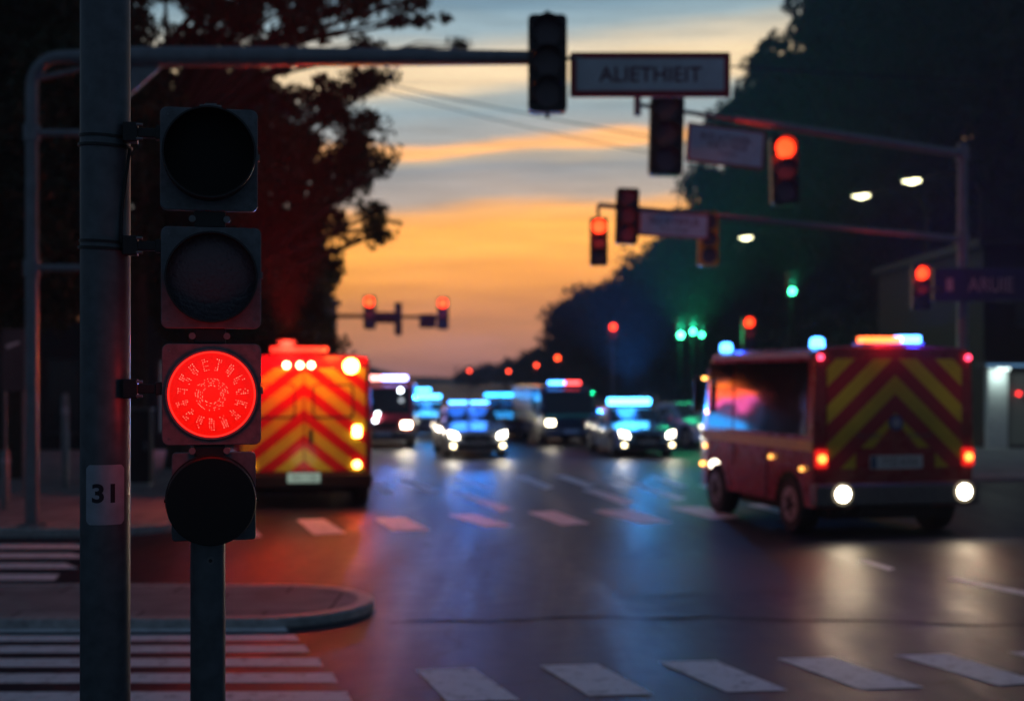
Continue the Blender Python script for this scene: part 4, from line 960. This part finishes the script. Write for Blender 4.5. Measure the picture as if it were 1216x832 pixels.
text('TY22 AVXA', .58, .11, M['ink'], pl, (.06, yb - .065, 1.11)); b = MB(); b.box(-.42, -.33, yb - .066, yb - .0625, 1.02, 1.20); b.build('plate_band', M['blue'], pl)
b = MB(); b.box(-WT / 2 - .02, WT / 2 + .02, yb - .16, yb + .10, .47, .80); b.build('rear_bumper', M['bumper'], ft_, bevel=.05)
b = MB(); b.box(-.6, .6, yb - .05, yb + .10, .30, .465); b.build('tow_bar', M['under'], ft_, bevel=.02)
for s, x in ((-1, -.93), (1, .93)):
    b = MB(); b.disc((x if s < 0 else x + .12, yb - .161, .66), (0, -1, 0), .105, 26, .03); o = b.build('work_light', E((1, .88, .66), 32), ft_); b = MB(); b.ring((x if s < 0 else x + .12, yb - .162, .66), (0, -1, 0), .107, .155, .02, 32); b.build('halo_ring', E((1, .80, .52), .35), o)  # outer ring is added and glows to imitate the lamp's halo
    spot_lamp(o, (x if s < 0 else x + .12, yb - .28, .66), (1, .80, .52), 34, (0, -1, -.04), 160, .08); lamp((x if s < 0 else x + .12, yb - .30, .70), (1, .80, .52), 160, o, .08, 130, (0, -1, .9))
    b = MB(); rr_box(b, s * 1.20, 1.17, .19, .27, yb - .05, yb + .0, .05); b.build('tail_lens_halo', E((1, .01, .006), .9), ft_)  # red lens made large and glowing to imitate the tail lamp's halo
    b = MB(); b.disc((s * 1.20, yb - .051, 1.17), (0, -1, 0), .065, 22, .02); o = b.build('tail_light', E((1, .13, .02), 9), ft_)
    spot_lamp(o, (s * 1.20, yb - .16, 1.17), (1, .03, .02), 14, (0, -1, 0), 165); lamp((s * 1.20, yb - .18, 1.17), (1, .03, .02), 45, o, .06, 120, (0, -1, .9))
    b = MB(); b.disc((s * 1.21, yb - .012, 2.66), (0, -1, 0), .045, 16, .03); b.build('marker_lamp', E((1, .05, .12), 5), ft_)
# roof light bar over the tail: red left, blue right
b = MB(); b.box(-.50, .52, yb + .05, yb + .38, HT + .035, HT + .08); lbm = b.build('light_bar', M['white'], ft_, bevel=.015)
b = MB(); b.box(-.44, .16, yb + .06, yb + .34, HT + .081, HT + .17); b.build('beacon_lens', E((1, .14, .02), 6), lbm, bevel=.02)
b = MB(); b.box(.17, .48, yb + .06, yb + .34, HT + .081, HT + .19); b.build('beacon_lens', E((.08, .35, 1), 9), lbm, bevel=.02)
halo_beacon((-.16, yb - .06, HT + .24), (1, .03, .03), 70, lbm, .1, .15, 120, (0, -.75, 1)); halo_beacon((.45, yb - .02, HT + .26), (.02, .04, 1), 260, lbm, .1, .12, 120, (0, -.75, 1))
# corner beacons on the left roof edge
for y, z in ((yb + .25, HT), (LT / 2 - .95, HT)):
    b = MB(); b.tube([(-WT / 2 + .18, y, z + .01), (-WT / 2 + .18, y, z + .13), (-WT / 2 + .18, y, z + .16)], [.11, .10, .05], 18); o = b.build('corner_beacon', E((.06, .32, 1), 10), ft_)
    halo_beacon((-WT / 2 + .18, y, z + .3), (.02, .08, 1), 70 if y < 0 else 50, o, .08, .12, 120, (0, -.75, 1))
b = MB(); b.box(-WT / 2 - .035, -WT / 2 + .04, yb + .1, LT / 2 - .85, HT - .14, HT - .06); b.build('roof_rail', M['white'], ft_, bevel=.01)
# left side: long glazing, yellow band, doors, lamps
xs_ = -WT / 2
gl = mat('side_glazing', (0.010, 0.012, 0.016), 0.05, 0, 0.1, 0, 2, coat=1.0, spec=1.0); t = gl.node_tree
bp = t.nodes.new('ShaderNodeBump'); bp.inputs['Strength'].default_value = 1; bp.inputs['Distance'].default_value = .012
nn_ = t.nodes.new('ShaderNodeTexNoise'); nn_.inputs['Scale'].default_value = 1.6; nn_.inputs['Detail'].default_value = 1
gm = t.nodes.new('ShaderNodeMapping'); gm.inputs['Scale'].default_value = (.3, .35, .9); t.links.new([q for q in t.nodes if q.type == 'TEX_COORD'][0].outputs['Object'], gm.inputs[0]); t.links.new(gm.outputs[0], nn_.inputs[0]); t.links.new(nn_.outputs[0], bp.inputs['Height'])
t.links.new(bp.outputs[0], t.nodes['Principled BSDF'].inputs['Normal']); t.links.new(bp.outputs[0], t.nodes['Principled BSDF'].inputs['Coat Normal'])
for a, c_ in ((yb + .22, yb + 2.95), (yb + 3.02, LT / 2 - .60)):
    for s in (-1, 1):
        quadpatch(ft_, 'side_window', gl, [(s * (WT / 2 + .001), a, 1.50), (s * (WT / 2 + .001), c_, 1.50), (s * (WT / 2 - .022), c_, 2.60), (s * (WT / 2 - .022), a, 2.60)], .012)
for s in (-1, 1):
    b = MB(); x = s * (WT / 2 + .006); b.box(x - .006, x + .006, yb + .02, LT / 2 - .3, 1.27, 1.43); b.build('yellow_stripe', M['yellow'], ft_)
    b = MB(); b.box(x - .008, x + .008, yb + 1.655, yb + 1.665, .45, 1.265); b.box(x - .008, x + .008, yb + 3.0, yb + 3.01, .9, 1.265); b.build('door_seam', M['black'], ft_)
    for yy, zz in ((LT / 2 - .35, 2.35), (LT / 2 - .5, 1.75), (LT / 2 - .42, 1.15), (LT / 2 - .25, .82), (yb + 1.45, 1.12), (yb + .35, 1.0)):
        b = MB(); b.disc((s * (WT / 2 - .01 if yy < LT/2 - .5 else WT / 2 - .045), yy, zz), (s, 0, 0), .035, 12, .06); b.build('side_marker', E((1, .42, .08), 7 if yy > 0 else 3), ft_)
    b = MB(); b.box(-.05, .05, -.04, .04, -.30, .30); o = b.build('mirror', M['black'], ft_, bevel=.02); o.location = (s * (WT / 2 + .16), LT / 2 - .42, 2.05)
    b = MB(); b.tube([(s * (WT / 2 - .03), LT / 2 - .4, 2.38), (s * (WT / 2 + .16), LT / 2 - .42, 2.38), (s * (WT / 2 + .16), LT / 2 - .42, 2.3)], .015, 8); b.build('mirror_arm', M['black'], ft_)
o = text('FEUERWEHR', 1.0, .12, M['yellow'], ft_, (xs_ - .016, 1.25, 2.28), rot=(R(90), 0, R(-90)))
quadpatch(ft_, 'windscreen', M['glass'], [(-1.08, LT / 2 - .10, 1.80), (1.08, LT / 2 - .10, 1.80), (1.05, LT / 2 - .48, 2.62), (-1.05, LT / 2 - .48, 2.62)], .012)
for s in (-1, 1):
    b = MB(); b.box(s * .9 - .16, s * .9 + .16, LT / 2 - .02, LT / 2 + .03, .72, .92); b.build('headlight', E((1, .9, .7), 6), ft_, bevel=.02)

# --- ambulance on the left, tail to the camera
LA, WA, HA = 5.2, 2.42, 2.74
am, _, _ = box_vehicle('ambulance', 'red and yellow chevroned ambulance at the left seen from behind, bathed in red light', 'ambulance', (P(361, 0, 24.3).x - LA / 2 * math.sin(R(8)), 24.3 + LA / 2 * math.cos(R(8)), 0), R(8), LA, WA, HA, M['red'], .38, (-LA / 2 + 1.1, LA / 2 - .95), 1, mid=.95, zb=.40)
ya = -LA / 2
chv = chevron('bright_chevrons', 1.10, .46, .80, (0.62, 0.012, 0.012), (0.62, 0.60, 0.03))
for s in (-1, 1):
    pn = MB(); pn.box(s * .01 if s > 0 else -WA / 2 + .10, WA / 2 - .10 if s > 0 else -.01, ya - .03, ya + .02, .66, 2.52); o = pn.build('rear_door', chv, am, bevel=.008)
    b = MB(); rr_box(b, s * .52, 1.93, .74, .62, ya - .036, ya - .031, .07); b.build('window_frame', M['black'], o)
    b = MB(); rr_box(b, s * .52, 1.93, .68, .56, ya - .042, ya - .0365, .06); b.build('window_film', chv, o)
    for z in (.95, 1.5, 2.3):
        b = MB(); b.disc((s * (WA / 2 - .075), ya - .02, z), (0, 0, 1), .02, 10, .09); b.build('hinge', M['black'], o)
b = MB(); b.box(.09, .15, ya - .07, ya - .031, 1.18, 1.42); b.build('door_handle', M['black'], am, bevel=.01)
b = MB(); b.box(-WA / 2 - .01, WA / 2 + .01, ya - .16, ya + .1, .36, .62); b.build('rear_bumper', M['under'], am, bevel=.04)
b = MB(); rr_box(b, .0, .56, .58, .17, ya - .185, ya - .163, .015); pl = b.build('number_plate', E((.6, .85, .7), .35), am); text('WA 1128', .44, .10, M['ink'], pl, (0, ya - .188, .56))  # plate glows by itself in place of light falling on it
for x in (-.31, -.07, .13):
    b = MB(); b.disc((x, ya - .005, 2.575), (0, -1, 0), .052, 18, .04); o = b.build('work_light', E((1, .72, .30), 22), am)
b = MB(); b.disc((.84, ya - .005, 2.56), (0, -1, 0), .13, 22, .05); o = b.build('amber_beacon', E((1, .58, .10), 26), am); spot_lamp(o, (.84, ya - .16, 2.56), (1, .30, .02), 8, (0, -1, 0), 170, .1); lamp((.84, ya - .18, 2.56), (1, .25, .02), 350, o, .1, 110, (.5, -.1, 1))
b = MB(); rr_box(b, .95, 1.38, .14, .20, ya - .06, ya - .031, .03); o = b.build('tail_light', E((1, .55, .12), 22), am); spot_lamp(o, (.95, ya - .2, 1.38), (1, .25, .02), 10, (0, -1, 0), 170, .08)
b = MB(); b.disc((.95, ya - .031, .78), (0, -1, 0), .07, 18, .03); o = b.build('brake_light', E((1, .40, .08), 20), am); spot_lamp(o, (.95, ya - .16, .78), (1, .02, .01), 30, (0, -1, 0), 170, .08)
b = MB(); b.disc((-.95, ya - .031, .76), (0, -1, 0), .06, 18, .03); b.build('brake_light', E((1, .35, .05), 10), am)
b = MB(); b.box(-.62, .45, ya + .04, ya + .34, HA + .035, HA + .07); lbm = b.build('light_bar', M['black'], am, bevel=.01)
b = MB(); b.box(-.60, .43, ya + .05, ya + .33, HA + .071, HA + .17); b.build('beacon_lens', E((1, .02, .01), 3.0), lbm, bevel=.02)
b = MB(); b.tube([(-.3, ya - .02, HA + .17), (-.3, ya - .30, HA + .24)], .02, 8); b.box(-.46, -.14, ya - .38, ya - .28, HA + .16, HA + .28); b.build('added_lamp_arm', M['black'], lbm, bevel=.01)  # made-up arm, added so the red rear lamps have something to hang on
lamp((-.3, ya - .50, HA + .18), (1, .04, .02), 150, lbm, .14); lamp((-.3, ya - .45, HA + .30), (1, .012, .008), 150, lbm, .14, 110, (.3, -1, .05)).data.spot_blend = 1; lamp((-.3, ya - .2, HA + .4), (1, .012, .008), 4500, lbm, .14, 76, (0, -.08, 1)).data.spot_blend = 1  # added red lamps: light on the rear doors and a bloom above the roof
lamp((0, ya - .5, .9), (1, .95, .7), 2, am, .25); lamp((.5, ya - .75, HA + .1), (1, .25, .04), 60, lbm, .1)  # the low white lamp is an added fill for the lower chevrons
for s in (-1, 1):
    b = MB(); x = s * (WA / 2 + .005); b.box(x - .005, x + .005, ya + .1, LA / 2 - .5, 1.1, 1.4); b.build('yellow_stripe', M['yellow'], am)
    quadpatch(am, 'side_window', M['glass'], [(s * (WA / 2 + .001), LA / 2 - 1.6, 1.5), (s * (WA / 2 + .001), LA / 2 - .75, 1.5), (s * (WA / 2 - .02), LA / 2 - .9, 2.3), (s * (WA / 2 - .02), LA / 2 - 1.6, 2.3)], .01)
quadpatch(am, 'windscreen', M['glass'], [(-1.0, LA / 2 - .10, 1.72), (1.0, LA / 2 - .10, 1.72), (.98, LA / 2 - .46, 2.5), (-.98, LA / 2 - .46, 2.5)], .012)

# --- oncoming vans
def van(name, label, cat, px, D, rz, H, W, L, m, bar, hl, side=None, grille=None):
    t, ftop_, fw2 = box_vehicle(name, label, cat, (gx(px, D), D + L / 2, 0), rz, L, W, H, m, .36, (-L / 2 + .85, L / 2 - 1.0), -1, mid=.9, zb=.34); h2 = L / 2
    quadpatch(t, 'windscreen', M['glass'], [(-W * .43, -h2 + .13, H - 1.02), (W * .43, -h2 + .13, H - 1.02), (W * .42, -h2 + .48, H - .2), (-W * .42, -h2 + .48, H - .2)], .02)
    for s in (-1, 1):
        quadpatch(t, 'side_window', M['glass'], [(s * (W / 2 + .0), -h2 + .8, H - 1.0), (s * (W / 2 + .0), -h2 + 1.6, H - 1.0), (s * (W / 2 - .02), -h2 + 1.6, H - .4), (s * (W / 2 - .02), -h2 + .85, H - .4)], .012)
        b = MB(); b.box(s * W * .37 - .15, s * W * .37 + .15, -h2 - .03, -h2 + .05, .68, .86); o = b.build('headlight', E((1, .88, .62), hl[s > 0][0]), t, bevel=.03)
        if hl[s > 0][1]: spot_lamp(o, (s * W * .37, -h2 - .1, .77), (1, .86, .66), hl[s > 0][1])
        b = MB(); b.box(-.06, .06, -.05, .05, -.14, .14); b.build('wing_mirror', M['black'], t, bevel=.02).location = (s * (W / 2 + .1), -h2 + .62, H - .85)
        if side:
            b = MB(); x = s * (W / 2 + .005); b.box(x - .005, x + .005, -h2 + .9, h2 - .1, .75, 1.15); b.build('side_band', M[side], t)
    b = MB(); b.box(-W * .24, W * .24, -h2 - .02, -h2 + .05, .66, .84); b.build('grille', M['black'], t, bevel=.02)
    if grille: b = MB(); b.box(-W * .44, W * .44, -h2 - .012, -h2 + .08, .95, 1.06); b.build('front_band', M[grille], t)
    b = MB(); b.box(-W / 2 + .02, W / 2 - .02, -h2 - .06, -h2 + .1, .34, .58); b.build('front_bumper', M['bumper'], t, bevel=.04)
    b = MB(); rr_box(b, 0, .47, .5, .12, -h2 - .08, -h2 - .062, .01); b.build('number_plate', M['plate'], t)
    lightbar(t, -h2 + .85, H + .035, *bar)
    return t
v1 = van('fire_van', 'pinkish red fire van facing the camera, half hidden by the ambulance', 'fire van', 451, 44, R(3), 2.15, 2.0, 4.8, M['redvan'],
    (1.5, [(-.75, -.1, (1, .35, .3), 6, 120), (-.08, .75, (.35, .35, 1), 12, 900)], .34, .16), ((20, 20), (38, 90)))
for x, z in ((-.20, 1.12), (-.27, .92), (.55, 1.9)):
    b = MB(); b.disc((x, -2.41, z), (0, -1, 0), .07, 14, .05); b.build('grille_strobe', E((.8, .9, 1), 14), v1)
v2 = van('rescue_van', 'dark navy rescue van with cream side and green front band, left of the police saloon', 'rescue van', 660, 46, R(13), 2.0, 1.95, 4.6, M['navy'],
    (1.1, [(-.55, -.02, (.06, .3, 1), 12, 300), (.0, .55, (1, .06, .06), 7, 260)], .3, .11), ((14, 14), (1.5, 0)), side='yellow', grille='green')
for s in (-1, 1):
    b = MB(); x = s * (1.95 / 2 - .004); b.box(x - .014, x + .014, -.6, 2.25, 1.2, 1.92); b.build('cream_panel', M['cream'], v2, bevel=.004)

# --- street furniture on the left pavement
def bollard(px, py, h, lab, r=.06):
    p = G(px, py, .13); t = thing('bollard', lab, 'bollard', p, 0, 'posts on the left pavement')
    b = MB(); b.tube([(0, 0, 0), (0, 0, h - .05), (0, 0, h)], [r, r, r * .6], 16); b.build('shaft', M['galv'], t)
    b = MB(); b.tube([(0, 0, h * .78), (0, 0, h * .86)], r + .004, 16); b.build('reflective_band', M['sign_pale'], t)
bollard(77, 578, 1.9, 'tall slim post just right of the left mast', .07)
bollard(6, 604, 1.0, 'short post at the left edge beside the mast', .08)
p = G(166, 577, .13); t = thing('utility_cabinet', 'dark utility cabinet standing between the pole and the near signal', 'cabinet', p)
b = MB(); b.box(-.24, .24, -.15, .15, .08, 1.55); b.build('cabinet_body', M['dark_wall'], t, bevel=.01)
b = MB(); b.box(-.27, .27, -.18, .18, 1.552, 1.6); b.build('cabinet_lid', M['bumper'], t, bevel=.01)
b = MB(); b.box(-.22, .22, -.13, .13, 0, .078); b.build('plinth', M['kerb'], t)
b = MB(); b.box(.14, .17, -.175, -.152, .75, .92); b.build('door_handle', M['galv'], t)
p = G(16, 590, .13); t = thing('poster_board', 'grey blue poster board on two legs at the far left', 'notice board', (p.x, p.y, .13))
b = MB(); rr_box(b, 0, 2.55, .42, 1.15, -.03, .03, .02); b.build('board', M['render'], t)
b = MB(); b.add([(-.12, -.034, 2.75), (.12, -.034, 2.85), (.12, -.034, 2.9), (-.12, -.034, 2.83)], [(0, 1, 2, 3)]); b.build('poster_stripe', M['white'], t)
for s in (-1, 1):
    b = MB(); b.tube([(s * .17, .05, 0), (s * .17, .05, 2.4)], .025, 10); b.build('leg', M['galv'], t)
